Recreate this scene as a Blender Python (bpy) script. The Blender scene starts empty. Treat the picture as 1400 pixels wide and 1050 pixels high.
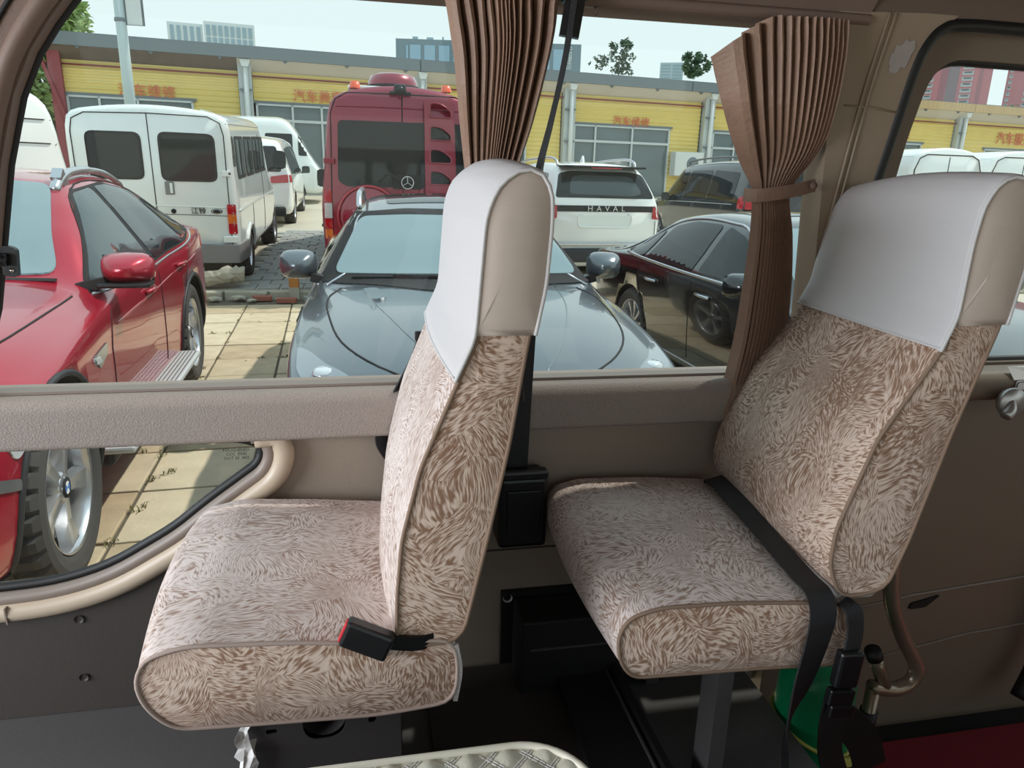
import bpy, bmesh, math, random
from mathutils import Vector, Matrix
from mathutils.bvhtree import BVHTree
random.seed(7)
SC = bpy.context.scene
COL = SC.collection
PI = math.pi
R = math.radians

# ------------------------------------------------------------------ camera, sky, sun, exposure
cam_d = bpy.data.cameras.new('camera')
cam_d.sensor_width = 36.0
cam_d.lens = 985.0 / 1400.0 * 36.0
cam_d.clip_start = 0.05
cam_d.clip_end = 3000
cam = bpy.data.objects.new('camera', cam_d)
COL.objects.link(cam)
_p, _r, _y = R(16.0), R(1.5), R(11.5)
_f = Vector((math.sin(_y)*math.cos(_p), math.cos(_y)*math.cos(_p), -math.sin(_p)))
_r0 = Vector((math.cos(_y), -math.sin(_y), 0))
_u0 = _r0.cross(_f)
_rv = _r0*math.cos(_r) + _u0*math.sin(_r)
_uv = _u0*math.cos(_r) - _r0*math.sin(_r)
cam.matrix_world = Matrix(((_rv.x, _uv.x, -_f.x, 0), (_rv.y, _uv.y, -_f.y, 0), (_rv.z, _uv.z, -_f.z, 1.60), (0, 0, 0, 1)))
SC.camera = cam

world = bpy.data.worlds.new('hazy_sky')
SC.world = world
world.use_nodes = True
nt = world.node_tree
nt.nodes.clear()
w_out = nt.nodes.new('ShaderNodeOutputWorld')
w_bg = nt.nodes.new('ShaderNodeBackground')
w_tc = nt.nodes.new('ShaderNodeTexCoord')
w_sep = nt.nodes.new('ShaderNodeSeparateXYZ')
w_rmp = nt.nodes.new('ShaderNodeValToRGB')
w_rmp.color_ramp.elements[0].position = 0.0
w_rmp.color_ramp.elements[0].color = (0.74, 0.84, 0.84, 1)
w_rmp.color_ramp.elements[1].position = 0.9
w_rmp.color_ramp.elements[1].color = (0.60, 0.80, 0.90, 1)
nt.links.new(w_tc.outputs['Generated'], w_sep.inputs[0])
nt.links.new(w_sep.outputs['Z'], w_rmp.inputs[0])
nt.links.new(w_rmp.outputs[0], w_bg.inputs[0])
nt.links.new(w_bg.outputs[0], w_out.inputs[0])
w_bg.inputs[1].default_value = 1.25

def light(name, kind, loc, direction, energy, color=(1, 1, 1), size=None, size_y=None, angle=None):
    d = bpy.data.lights.new(name, kind)
    d.energy = energy
    d.color = color
    if size:
        d.shape = 'RECTANGLE'
        d.size = size
        d.size_y = size_y or size
    if angle is not None:
        d.angle = angle
    o = bpy.data.objects.new(name, d)
    COL.objects.link(o)
    o.location = loc
    o.rotation_euler = Vector(direction).to_track_quat('-Z', 'Y').to_euler()
    return o

light('sun', 'SUN', (8, 5, 14), (-0.65, -0.19, -1.0), 3.2, (1.0, 0.945, 0.86), angle=R(1.2))
# added area lamp in the windscreen opening left of the camera, boosting the daylight
light('windscreen_fill', 'AREA', (-2.75, 0.20, 1.62), (1, 0.24, -0.22), 104, (0.87, 0.935, 1.0), 1.9, 0.9)
SC.view_settings.view_transform = 'Standard'
SC.view_settings.look = 'None'
SC.view_settings.gamma = 1.0
SC.view_settings.use_curve_mapping = False
SC.view_settings.exposure = 0.0
try:
    SC.cycles.use_denoising = True
    SC.cycles.max_bounces = 10
    SC.cycles.transparent_max_bounces = 24
    SC.cycles.sample_clamp_indirect = 6.0
    SC.cycles.caustics_reflective = False
    SC.cycles.caustics_refractive = False
except Exception:
    pass

# ------------------------------------------------------------------ materials
MATS = {}
def srgb(r, g, b):
    f = lambda c: (c/255/12.92) if c/255 <= 0.04045 else ((c/255+0.055)/1.055)**2.4
    return (f(r), f(g), f(b), 1)

def mat(name, col, rough=0.6, metal=0.0, spec=0.5, var=0.0, vscale=6.0, bump=0.0, bscale=80.0, coat=0.0, ior=1.5, stretch=None, emit=None):
    if name in MATS:
        return MATS[name]
    m = bpy.data.materials.new(name)
    m.use_nodes = True
    t = m.node_tree
    b = t.nodes['Principled BSDF']
    b.inputs['Base Color'].default_value = col
    b.inputs['Roughness'].default_value = rough
    b.inputs['Metallic'].default_value = metal
    b.inputs['IOR'].default_value = ior
    b.inputs['Specular IOR Level'].default_value = spec
    b.inputs['Coat Weight'].default_value = coat
    b.inputs['Coat Roughness'].default_value = 0.03
    if emit:
        b.inputs['Emission Color'].default_value = emit[0]
        b.inputs['Emission Strength'].default_value = emit[1]
    tc = t.nodes.new('ShaderNodeTexCoord')
    mp = t.nodes.new('ShaderNodeMapping')
    t.links.new(tc.outputs['Object'], mp.inputs[0])
    if stretch:
        mp.inputs['Scale'].default_value = stretch
    if var > 0:
        n = t.nodes.new('ShaderNodeTexNoise')
        n.inputs['Scale'].default_value = vscale
        n.inputs['Detail'].default_value = 5
        t.links.new(mp.outputs[0], n.inputs['Vector'])
        mx = t.nodes.new('ShaderNodeMix')
        mx.data_type = 'RGBA'
        mx.inputs[6].default_value = tuple(c*(1-var) for c in col[:3]) + (1,)
        mx.inputs[7].default_value = tuple(min(1, c*(1+var)) for c in col[:3]) + (1,)
        t.links.new(n.outputs['Fac'], mx.inputs[0])
        t.links.new(mx.outputs[2], b.inputs['Base Color'])
    if bump > 0:
        n2 = t.nodes.new('ShaderNodeTexNoise')
        n2.inputs['Scale'].default_value = bscale
        n2.inputs['Detail'].default_value = 3
        t.links.new(mp.outputs[0], n2.inputs['Vector'])
        bp = t.nodes.new('ShaderNodeBump')
        bp.inputs['Strength'].default_value = bump
        bp.inputs['Distance'].default_value = 0.004
        t.links.new(n2.outputs['Fac'], bp.inputs['Height'])
        t.links.new(bp.outputs[0], b.inputs['Normal'])
    MATS[name] = m
    return m

def glass_mat(name, tint, gloss=0.05, ior=1.5):
    """thin clear pane: light goes straight through with a tint, the surface mirrors by its Fresnel angle"""
    m = bpy.data.materials.new(name)
    m.use_nodes = True
    t = m.node_tree
    t.nodes.clear()
    o = t.nodes.new('ShaderNodeOutputMaterial')
    tr = t.nodes.new('ShaderNodeBsdfTransparent')
    tr.inputs[0].default_value = tint
    g = t.nodes.new('ShaderNodeBsdfGlossy')
    g.inputs['Roughness'].default_value = 0.02
    fr = t.nodes.new('ShaderNodeFresnel')
    ge = t.nodes.new('ShaderNodeNewGeometry')
    io = t.nodes.new('ShaderNodeMapRange')          # keep the pane's own index on both of its faces
    io.inputs['To Min'].default_value = ior
    io.inputs['To Max'].default_value = 1.0/ior
    t.links.new(ge.outputs['Backfacing'], io.inputs['Value'])
    t.links.new(io.outputs['Result'], fr.inputs[0])
    mx = t.nodes.new('ShaderNodeMixShader')
    t.links.new(fr.outputs[0], mx.inputs[0])
    t.links.new(tr.outputs[0], mx.inputs[1])
    t.links.new(g.outputs[0], mx.inputs[2])
    t.links.new(mx.outputs[0], o.inputs[0])
    MATS[name] = m
    return m

def fur_mat(name, light_c, dark_c, amount):
    """plush print: short strokes fanning out of tufts, laid out on the UVs (metres)"""
    m = bpy.data.materials.new(name)
    m.use_nodes = True
    t = m.node_tree
    b = t.nodes['Principled BSDF']
    b.inputs['Roughness'].default_value = 0.9
    b.inputs['Specular IOR Level'].default_value = 0.15
    b.inputs['Sheen Weight'].default_value = 0.25
    N, L = t.nodes.new, t.links.new
    uv = N('ShaderNodeUVMap')
    wn = N('ShaderNodeTexNoise'); wn.inputs['Scale'].default_value = 9; wn.inputs['Detail'].default_value = 1
    L(uv.outputs[0], wn.inputs['Vector'])
    ws = N('ShaderNodeVectorMath'); ws.operation = 'SCALE'; ws.inputs['Scale'].default_value = 0.075
    wsub = N('ShaderNodeVectorMath'); wsub.operation = 'SUBTRACT'; wsub.inputs[1].default_value = (.5, .5, .5)
    L(wn.outputs['Color'], wsub.inputs[0]); L(wsub.outputs[0], ws.inputs[0])
    ad = N('ShaderNodeVectorMath'); ad.operation = 'ADD'
    L(uv.outputs[0], ad.inputs[0]); L(ws.outputs[0], ad.inputs[1])
    vo = N('ShaderNodeTexVoronoi'); vo.voronoi_dimensions = '2D'; vo.inputs['Scale'].default_value = 17.0
    L(ad.outputs[0], vo.inputs['Vector'])
    df = N('ShaderNodeVectorMath'); df.operation = 'SUBTRACT'
    L(ad.outputs[0], df.inputs[0]); L(vo.outputs['Position'], df.inputs[1])
    sx = N('ShaderNodeSeparateXYZ'); L(df.outputs[0], sx.inputs[0])
    def math_n(op, a, bb):
        n = N('ShaderNodeMath'); n.operation = op
        for i, v in ((0, a), (1, bb)):
            if v is None: continue
            if isinstance(v, (int, float)): n.inputs[i].default_value = v
            else: L(v, n.inputs[i])
        return n.outputs[0]
    sc = N('ShaderNodeSeparateColor'); L(vo.outputs['Color'], sc.inputs[0])
    ox = math_n('MULTIPLY', math_n('SUBTRACT', sc.outputs[0], 0.5), 0.36)
    oy = math_n('MULTIPLY', math_n('SUBTRACT', sc.outputs[1], 0.5), 0.36)
    px_ = math_n('ADD', sx.outputs['X'], ox)
    py_ = math_n('ADD', sx.outputs['Y'], oy)
    ang = math_n('ARCTAN2', py_, px_)
    ln = math_n('SQRT', math_n('ADD', math_n('MULTIPLY', px_, px_), math_n('MULTIPLY', py_, py_)), None)
    ang = math_n('ADD', ang, math_n('MULTIPLY', ln, 2.0))
    a9 = math_n('MULTIPLY', ang, 50.0)
    r1 = math_n('MULTIPLY', ln, 75.0)
    cr = math_n('MULTIPLY', sc.outputs[2], 40.0)
    cb = N('ShaderNodeCombineXYZ'); L(a9, cb.inputs[0]); L(r1, cb.inputs[1]); L(cr, cb.inputs[2])
    st = N('ShaderNodeTexNoise'); st.inputs['Scale'].default_value = 1.0; st.inputs['Detail'].default_value = 1.0
    L(cb.outputs[0], st.inputs['Vector'])
    big = N('ShaderNodeTexNoise'); big.inputs['Scale'].default_value = 7.0; big.inputs['Detail'].default_value = 2
    L(uv.outputs[0], big.inputs['Vector'])
    bs = math_n('MULTIPLY', math_n('SUBTRACT', big.outputs['Fac'], 0.5), 0.35)
    val = math_n('ADD', math_n('ADD', st.outputs['Fac'], bs), amount)
    rp = N('ShaderNodeValToRGB')
    rp.color_ramp.elements[0].position = 0.40; rp.color_ramp.elements[0].color = light_c
    rp.color_ramp.elements[1].position = 0.62; rp.color_ramp.elements[1].color = dark_c
    L(val, rp.inputs[0]); L(rp.outputs[0], b.inputs['Base Color'])
    bp = N('ShaderNodeBump'); bp.inputs['Strength'].default_value = 0.35; bp.inputs['Distance'].default_value = 0.002; bp.invert = True
    L(val, bp.inputs['Height']); L(bp.outputs[0], b.inputs['Normal'])
    MATS[name] = m
    return m

# ------------------------------------------------------------------ object helpers
def tag(o, label=None, cat=None, group=None, kind=None):
    if label: o['label'] = label
    if cat: o['category'] = cat
    if group: o['group'] = group
    if kind: o['kind'] = kind
    return o

def empty(name, loc=(0, 0, 0), rz=0.0, rot=None):
    o = bpy.data.objects.new(name, None)
    COL.objects.link(o)
    o.location = loc
    o.rotation_euler = rot if rot else (0, 0, rz)
    o.empty_display_size = 0.1
    return o

def link_mesh(name, me, parent=None):
    o = bpy.data.objects.new(name, me)
    COL.objects.link(o)
    if parent: o.parent = parent
    return o

def mesh(name, verts, faces, m, parent=None, smooth=False, uv=None, fm=None):
    me = bpy.data.meshes.new(name)
    me.from_pydata([tuple(v) for v in verts], [], faces)
    for mm in (m if isinstance(m, (list, tuple)) else [m]):
        me.materials.append(mm)
    if fm:
        me.polygons.foreach_set('material_index', fm)
    if smooth:
        me.polygons.foreach_set('use_smooth', [True]*len(me.polygons))
    if uv:
        ul = me.uv_layers.new(name='UVMap')
        for i, l in enumerate(me.loops):
            ul.data[i].uv = uv[l.vertex_index] if not isinstance(uv, dict) else uv[i]
    me.validate()
    me.update()
    return link_mesh(name, me, parent)

def copy_tree(o, parent=None):
    c = o.copy()
    COL.objects.link(c)
    c.parent = parent
    for ch in list(o.children):
        copy_tree(ch, c)
    return c

class MB:
    """collects shapes, then links them as ONE mesh"""
    def __init__(s):
        s.v, s.f, s.m, s.sm = [], [], [], []
    def add(s, vs, fs, mi=0, smooth=False):
        n = len(s.v)
        s.v += [Vector(v) for v in vs]
        for f in fs:
            s.f.append([i+n for i in f]); s.m.append(mi); s.sm.append(smooth)
        return s
    def box(s, c, d, mi=0, rz=0.0, bev=0.0, M=None):
        bm = bmesh.new()
        bmesh.ops.create_cube(bm, size=1.0)
        bmesh.ops.scale(bm, vec=d, verts=bm.verts)
        if bev > 0:
            bmesh.ops.bevel(bm, geom=bm.edges[:], offset=bev, segments=2, affect='EDGES', profile=0.5)
        T = Matrix.Translation(c) @ (M if M else Matrix.Rotation(rz, 4, 'Z'))
        bm.verts.index_update()
        s.add([T @ v.co for v in bm.verts], [[v.index for v in f.verts] for f in bm.faces], mi)
        bm.free()
        return s
    def bar(s, a, b, w, h, mi=0, up=(0, 0, 1)):
        a, b = Vector(a), Vector(b)
        d = b-a
        L = d.length
        z = d.normalized()
        x = Vector(up).cross(z)
        if x.length < 1e-4: x = Vector((1, 0, 0)).cross(z)
        x.normalize(); y = z.cross(x)
        M = Matrix((x, y, z)).transposed().to_4x4()
        return s.box((a+b)/2, (w, h, L), mi, M=M)
    def tube(s, pts, r, seg=8, closed=False, mi=0, caps=True, flat=None):
        pts = [Vector(p) for p in pts]
        n = len(pts)
        rs = r if isinstance(r, (list, tuple)) else [r]*n
        rings = []
        px = None
        for i, p in enumerate(pts):
            a = pts[(i-1) % n] if (closed or i > 0) else p
            b = pts[(i+1) % n] if (closed or i < n-1) else p
            t = (b-a)
            t = t.normalized() if t.length > 1e-9 else Vector((0, 0, 1))
            if px is None:
                u = Vector((0, 0, 1)) if abs(t.z) < 0.9 else Vector((1, 0, 0))
                x = u.cross(t).normalized()
            else:
                x = (px - t*px.dot(t))
                x = x.normalized() if x.length > 1e-6 else px
            px = x
            y = t.cross(x)
            rings.append([p + (x*math.cos(2*PI*k/seg) + y*math.sin(2*PI*k/seg))*rs[i] for k in range(seg)])
        vs = [v for rr in rings for v in rr]
        fs = []
        for i in range(n if closed else n-1):
            j = (i+1) % n
            for k in range(seg):
                k2 = (k+1) % seg
                fs.append([i*seg+k, i*seg+k2, j*seg+k2, j*seg+k])
        if not closed and caps:
            fs.append(list(range(seg))[::-1]); fs.append([(n-1)*seg+k for k in range(seg)])
        return s.add(vs, fs, mi, True)
    def lathe(s, prof, seg=32, axis='Z', c=(0, 0, 0), mi=0, smooth=True, fn=None):
        """prof: list of (r, h) turned round an axis"""
        vs, fs = [], []
        n = len(prof)
        for k in range(seg):
            a = 2*PI*k/seg
            for i, (r, h) in enumerate(prof):
                if fn: r = fn(i, k, r)
                u, v = r*math.cos(a), r*math.sin(a)
                p = {'Z': (u, v, h), 'Y': (u, h, v), 'X': (h, u, v)}[axis]
                vs.append(Vector(p)+Vector(c))
        for k in range(seg):
            k2 = (k+1) % seg
            for i in range(n-1):
                fs.append([k*n+i, k*n+i+1, k2*n+i+1, k2*n+i])
        return s.add(vs, fs, mi, smooth)
    def prism(s, poly, a, b, axis='Y', mi=0, smooth=False):
        """closed 2-D polygon pushed from a to b along an axis"""
        def P(u, v, h):
            return {'Y': (u, h, v), 'X': (h, u, v), 'Z': (u, v, h)}[axis]
        n = len(poly)
        vs = [P(u, v, a) for u, v in poly] + [P(u, v, b) for u, v in poly]
        fs = [list(range(n)), list(range(2*n-1, n-1, -1))]
        s.add(vs, fs, mi, False)
        return s.add(vs, [[i, (i+1) % n, n+(i+1) % n, n+i] for i in range(n)], mi, smooth)
    def build(s, name, m, parent=None, xf=None):
        me = bpy.data.meshes.new(name)
        vs = [tuple(xf @ v) if xf else tuple(v) for v in s.v]
        me.from_pydata(vs, [], s.f)
        for mm in (m if isinstance(m, (list, tuple)) else [m]):
            me.materials.append(mm)
        me.polygons.foreach_set('material_index', s.m)
        me.polygons.foreach_set('use_smooth', s.sm)
        bm = bmesh.new(); bm.from_mesh(me)
        bmesh.ops.recalc_face_normals(bm, faces=bm.faces)
        bm.to_mesh(me); bm.free()
        me.update()
        return link_mesh(name, me, parent)

def rounded(poly, r, n=5):
    """round the corners of a closed 2-D polygon; r is a number or one per corner"""
    out = []
    N = len(poly)
    for i in range(N):
        p, a, b = Vector(poly[i]), Vector(poly[i-1]), Vector(poly[(i+1) % N])
        rr = r[i] if isinstance(r, (list, tuple)) else r
        da, db = (a-p), (b-p)
        q = min(rr, da.length*0.48, db.length*0.48)
        if q < 1e-5:
            out.append(tuple(p)); continue
        s, e = p+da.normalized()*q, p+db.normalized()*q
        for k in range(n+1):
            t = k/n
            out.append(tuple(s*(1-t)**2 + p*2*t*(1-t) + e*t*t))
    return out

def smooth_path(pts, n=6, closed=False):
    """Catmull-Rom through points"""
    pts = [Vector(p) for p in pts]
    N = len(pts)
    out = []
    for i in range(N if closed else N-1):
        p1, p2 = pts[i], pts[(i+1) % N]
        p0 = pts[(i-1) % N] if (closed or i > 0) else p1*2-p2
        p3 = pts[(i+2) % N] if (closed or i < N-2) else p2*2-p1
        for k in range(n):
            t = k/n
            out.append(0.5*((2*p1) + (p2-p0)*t + (2*p0-5*p1+4*p2-p3)*t*t + (3*p1-p0-3*p2+p3)*t**3))
    if not closed: out.append(pts[-1])
    return out

def panel(name, outline, holes, to3d, thick, m, parent=None, smooth=False):
    """flat sheet with holes, mapped by to3d(u, v, d) (d = depth 0..thick); front and back skins and rims"""
    bm = bmesh.new()
    loops = []
    for lp in [outline]+holes:
        vs = [bm.verts.new((u, v, 0)) for u, v in lp]
        loops.append(vs)
        for i in range(len(vs)):
            bm.edges.new((vs[i], vs[(i+1) % len(vs)]))
    bmesh.ops.triangle_fill(bm, use_beauty=True, edges=bm.edges[:], normal=(0, 0, 1))
    bm.verts.index_update()
    n = len(bm.verts)
    uv = [(v.co.x, v.co.y) for v in bm.verts]
    tris = [[v.index for v in f.verts] for f in bm.faces]
    idx = [[v.index for v in lp] for lp in loops]
    bm.free()
    vs = [to3d(u, v, 0) for u, v in uv]
    fs = [t for t in tris]
    if thick:
        vs += [to3d(u, v, thick) for u, v in uv]
        fs += [[i+n for i in t[::-1]] for t in tris]
        for lp in idx:
            for i in range(len(lp)):
                a, b = lp[i], lp[(i+1) % len(lp)]
                fs.append([a, b, b+n, a+n])
    o = mesh(name, vs, fs, m, parent, smooth)
    bm = bmesh.new(); bm.from_mesh(o.data)
    bmesh.ops.recalc_face_normals(bm, faces=bm.faces)
    bm.to_mesh(o.data); bm.free()
    return o

def ribbon(pts, sides, w, th, name, m, parent=None, n=6):
    """strap: centre points, side vectors, width (number or list), thickness"""
    P = smooth_path(pts, n)
    S = smooth_path(sides, n)
    if isinstance(w, (list, tuple)):
        W = [q.x for q in smooth_path([(x, 0, 0) for x in w], n)]
    else:
        W = [w]*len(P)
    vs, fs = [], []
    for i, p in enumerate(P):
        t = (P[min(i+1, len(P)-1)] - P[max(i-1, 0)]).normalized()
        s_ = (S[i]-t*S[i].dot(t)).normalized()
        nn = t.cross(s_)
        h = W[i]/2
        for a, b in ((-1, -1), (-.6, -1.0), (.6, -1.0), (1, -1), (1, 1), (.6, 1.0), (-.6, 1.0), (-1, 1)):
            vs.append(p + s_*h*a + nn*th/2*b)
    k = 8
    for i in range(len(P)-1):
        for j in range(k):
            fs.append([i*k+j, i*k+(j+1) % k, (i+1)*k+(j+1) % k, (i+1)*k+j])
    fs.append(list(range(k))[::-1]); fs.append([(len(P)-1)*k+j for j in range(k)])
    o = mesh(name, vs, fs, m, parent)
    return o

def text_mesh(name, body, size, m, xf, parent=None, extrude=0.002, align='CENTER', spacing=1.0, line=1.0, sx=1.0):
    c = bpy.data.curves.new(name, 'FONT')
    c.body = body
    c.size = size
    c.extrude = extrude
    c.align_x = align
    c.align_y = 'CENTER'
    c.space_character = spacing
    c.space_line = line
    c.resolution_u = 2
    o = bpy.data.objects.new(name, c)
    COL.objects.link(o)
    dg = bpy.context.evaluated_depsgraph_get()
    dg.update()
    me = bpy.data.meshes.new_from_object(o.evaluated_get(dg))
    bpy.data.objects.remove(o)
    me.name = name
    me.materials.clear()
    me.materials.append(m)
    me.transform(xf @ Matrix.Diagonal((sx, 1, 1, 1)))
    return link_mesh(name, me, parent)

FACE_US = Matrix(((1, 0, 0, 0), (0, 0, -1, 0), (0, 1, 0, 0), (0, 0, 0, 1)))   # text plane XY stood up to face -Y
# ================================================================== INTERIOR OF THE MINIBUS
FL = 0.50
def yw(z):
    """inner face of the window side; leans in above the rail"""
    return 1.42 if z < 1.19 else 1.42 - 0.075*(z-1.19)
def wall3d(off=0.0):
    return lambda u, v, d: Vector((u, yw(v)+off+d, v))

m_wall = mat('beige_wall_vinyl', srgb(152, 138, 124), 0.55, var=0.05, vscale=3, bump=0.12, bscale=220)
m_kick = mat('dark_grey_kick_board', srgb(68, 62, 58), 0.6, var=0.10, vscale=5, bump=0.1, bscale=150)
m_rail = mat('woven_grey_rail', srgb(158, 146, 138), 0.85, var=0.22, vscale=260, bump=0.5, bscale=330)
m_head = mat('brown_headliner', srgb(120, 100, 90), 0.75, var=0.05, vscale=4, bump=0.15, bscale=180)
m_pillar = mat('brown_grey_pillar_vinyl', srgb(150, 132, 112), 0.5, var=0.06, vscale=8, bump=0.1, bscale=160)
m_apillar = mat('umber_pillar_cover', srgb(122, 100, 88), 0.55, var=0.05, vscale=5, bump=0.1, bscale=160)
m_door = mat('olive_brown_door_panel', srgb(122, 106, 90), 0.55, var=0.05, vscale=3, bump=0.12, bscale=200)
m_trim = mat('beige_moulded_trim', srgb(198, 180, 158), 0.4, var=0.05, vscale=10)
m_trimg = mat('grey_brown_moulded_trim', srgb(140, 126, 116), 0.45, var=0.04, vscale=10)
m_rubber = mat('black_rubber', srgb(16, 15, 15), 0.55)
m_black = mat('black_plastic', srgb(20, 20, 22), 0.35, bump=0.1, bscale=300)
m_blackmat = mat('dull_black_paint', srgb(17, 16, 16), 0.7, var=0.2, vscale=8)
m_web = mat('black_webbing', srgb(24, 24, 27), 0.5, bump=0.4, bscale=500, stretch=(1, 6, 1))
m_floor = mat('speckled_grey_floor_vinyl', srgb(88, 86, 85), 0.6, var=0.35, vscale=380, bump=0.1, bscale=400)
m_mat = mat('dark_floor_mat', srgb(58, 52, 48), 0.75, var=0.15, vscale=60, bump=0.2, bscale=200)
m_red = mat('red_carpet_pile', srgb(128, 28, 40), 0.95, var=0.25, vscale=160, bump=0.6, bscale=300)
m_steel = mat('grey_painted_steel', srgb(92, 90, 90), 0.45, 0.2, var=0.08, vscale=12)
m_basesteel = mat('charcoal_steel', srgb(70, 66, 66), 0.5, 0.2, var=0.1, vscale=10)
m_chrome = mat('polished_metal', srgb(205, 203, 198), 0.16, 1.0)
m_bronze = mat('bronze_tube_paint', srgb(150, 136, 118), 0.3, 0.6, var=0.06, vscale=20)
m_white = mat('white_cotton_cover', srgb(208, 205, 205), 0.85, var=0.03, vscale=5, bump=0.25, bscale=16, stretch=(1.0, 0.6, 5.0))
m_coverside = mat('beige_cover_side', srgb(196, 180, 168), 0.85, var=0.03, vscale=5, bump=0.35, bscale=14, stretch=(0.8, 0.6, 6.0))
m_whitehem = mat('white_cover_hem', srgb(212, 209, 208), 0.85)
m_pipe = mat('taupe_piping', srgb(176, 156, 146), 0.8)
m_pipeb = mat('brown_piping', srgb(140, 116, 98), 0.8)
m_curtain = mat('brown_crinkle_curtain', srgb(146, 116, 98), 0.6, var=0.12, vscale=30, bump=0.5, bscale=90)
m_hem = mat('grey_ribbed_elastic', srgb(165, 160, 156), 0.9, var=0.2, vscale=200, bump=0.5, bscale=300)
m_paper = mat('white_paper', srgb(232, 230, 228), 0.8)
m_fur = fur_mat('cream_plush_print', srgb(230, 215, 208), srgb(160, 130, 112), -0.04)
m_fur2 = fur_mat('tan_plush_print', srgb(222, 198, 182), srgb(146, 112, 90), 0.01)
m_glass = glass_mat('bus_window_glass', (0.945, 0.965, 0.955, 1), ior=1.33)

# ---- setting
o = mesh('floor', [], [], m_floor); bpy.data.objects.remove(o)
fb = MB()
fb.box((-1.085, 0.36, FL-0.03), (3.85, 2.14, 0.06))
floor = tag(fb.build('floor', m_floor), kind='structure')
fm = MB(); fm.prism(rounded([(0.10, 0.40), (0.46, 0.40), (0.40, 1.30), (0.34, 1.405), (0.10, 1.405)], 0.05), FL, FL+0.012, 'Z')
fm.build('floor_mat', m_mat, floor)
st = MB(); st.box((1.98, 0.40, 0.11), (2.40, 2.24, 0.06))
step = tag(st.build('floor', m_blackmat), kind='structure')
rc = MB(); rc.box((2.02, 0.36, 0.149), (1.96, 2.04, 0.016), bev=0.006)
rc.build('red_carpet', m_red, step)
rs = MB(); rs.box((0.825, 0.36, 0.295), (0.03, 2.10, 0.35)); tag(rs.build('trim_1', m_blackmat), kind='structure')
cl = MB(); cl.box((0.0, 0.20, 2.13), (6.2, 2.0, 0.05)); tag(cl.build('ceiling', m_head), kind='structure')

LW = [(-1.15, 1.092), (-0.26, 1.088), (-0.215, 1.072), (-0.225, 1.035), (-0.335, 0.955), (-0.395, 0.905), (-0.527, 0.828), (-0.63, 0.80), (-0.75, 0.793), (-1.15, 0.79)]
LWr = rounded(LW, [0.03, 0.02, 0.03, 0.03, 0.05, 0.08, 0.08, 0.06, 0.05, 0.06], 4)
wl = panel('wall_far', [(-3.0, FL), (-0.10, FL), (1.02, FL), (1.02, 1.19), (-3.0, 1.19)], [LWr], wall3d(), 0.030, m_wall)
tag(wl, kind='structure')
# dark kick board below the quarter window, riveted
kb = panel('kick_board', rounded([(-3.0, FL+0.002), (-0.12, FL+0.002), (-0.12, 0.90), (-0.33, 0.90), (-0.46, 0.80), (-0.60, 0.748), (-3.0, 0.738)], 0.02), [], lambda u, v, d: Vector((u, 1.408+d, v)), 0.012, m_kick, wl)
for px_, pz_ in ((-0.592, 0.722), (-0.60, 0.585), (-0.20, 0.60), (-0.20, 0.78)):
    MB().lathe([(0.0, 0.0045), (0.006, 0.004), (0.009, 0.0)], 14, 'Y', (px_, 1.404, pz_)).build('rivet', m_kick, wl, None)
# beige wall right of seat: crease line and black lower board
bl = MB(); bl.box((0.64, 1.412, 0.60), (0.73, 0.014, 0.197)); bl.build('lower_board', m_blackmat, wl)
MB().lathe([(0.0, 0.006), (0.008, 0.005), (0.011, 0.0)], 16, 'Y', (0.288, 1.401, 0.686)).build('bolt', mat('pale_bolt_cap', srgb(190, 186, 180), 0.5), wl)
MB().box((0.40, 1.419, 0.80), (0.62, 0.004, 0.003)).build('wall_crease', m_kick, wl)
# quarter window: pane, black seal, two moulded frames
w2 = tag(panel('window_2', LWr, [], wall3d(0.024), 0.004, m_glass), kind='structure')
path = [Vector((u, yw(v)+0.008, v)) for u, v in LWr]
MB().tube(path, 0.0105, 8, True).build('window_seal', m_rubber, w2)
def offset_path(poly, d):
    out = []
    N = len(poly)
    for i in range(N):
        a, b, p = Vector(poly[i-1]), Vector(poly[(i+1) % N]), Vector(poly[i])
        t = (b-a).normalized()
        out.append(p + Vector((-t.y, t.x))*d)
    return out
def off_sub(d, lo=None):
    q = offset_path(LWr, d)
    return q
area = sum(LWr[i-1][0]*LWr[i][1]-LWr[i][0]*LWr[i-1][1] for i in range(len(LWr)))
sg = -1 if area > 0 else 1
def run_round(d, y):
    pts = offset_path(LWr, sg*d)
    k0 = next(i for i, p in enumerate(pts) if p.x > -0.238 and p.y > 1.0)
    k1 = max(i for i, p in enumerate(pts) if p.y < 0.80)
    return [Vector((pts[i].x, y, min(pts[i].y, 1.094))) for i in range(k0, k1+1)]
g1 = run_round(0.017, 1.412)
MB().tube(g1, 0.014, 10, False).build('inner_frame', m_trimg, w2)
g2 = run_round(0.044, 1.408)
MB().tube(g2, 0.021, 10, False).build('outer_frame', m_trim, w2)
for sxx in (-0.712,):
    MB().box((sxx, 1.392, 0.752), (0.003, 0.012, 0.034)).build('frame_joint', m_trimg, w2)
stamp = text_mesh('glass_stamp', 'TOUGHENED\nCCC  E000\nDOT 20  AS2', 0.0085, m_black, Matrix.Translation((-0.272, 1.441, 1.048)) @ FACE_US, w2, 0.0002)

# rail along the bottom of the big window
rp = rounded([(1.378, 1.100), (1.372, 1.175), (1.385, 1.190), (1.48, 1.190), (1.48, 1.095), (1.385, 1.093)], 0.012, 4)
rl = MB(); rl.prism(rp, -3.0, 0.985, 'X', 0, True)
rail = tag(rl.build('trim_2', m_rail), kind='structure')
rb = MB(); rb.box((-1.0, 1.45, 1.1925), (3.98, 0.055, 0.006)); rb.build('sill_strip', m_trimg, rail)

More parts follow.
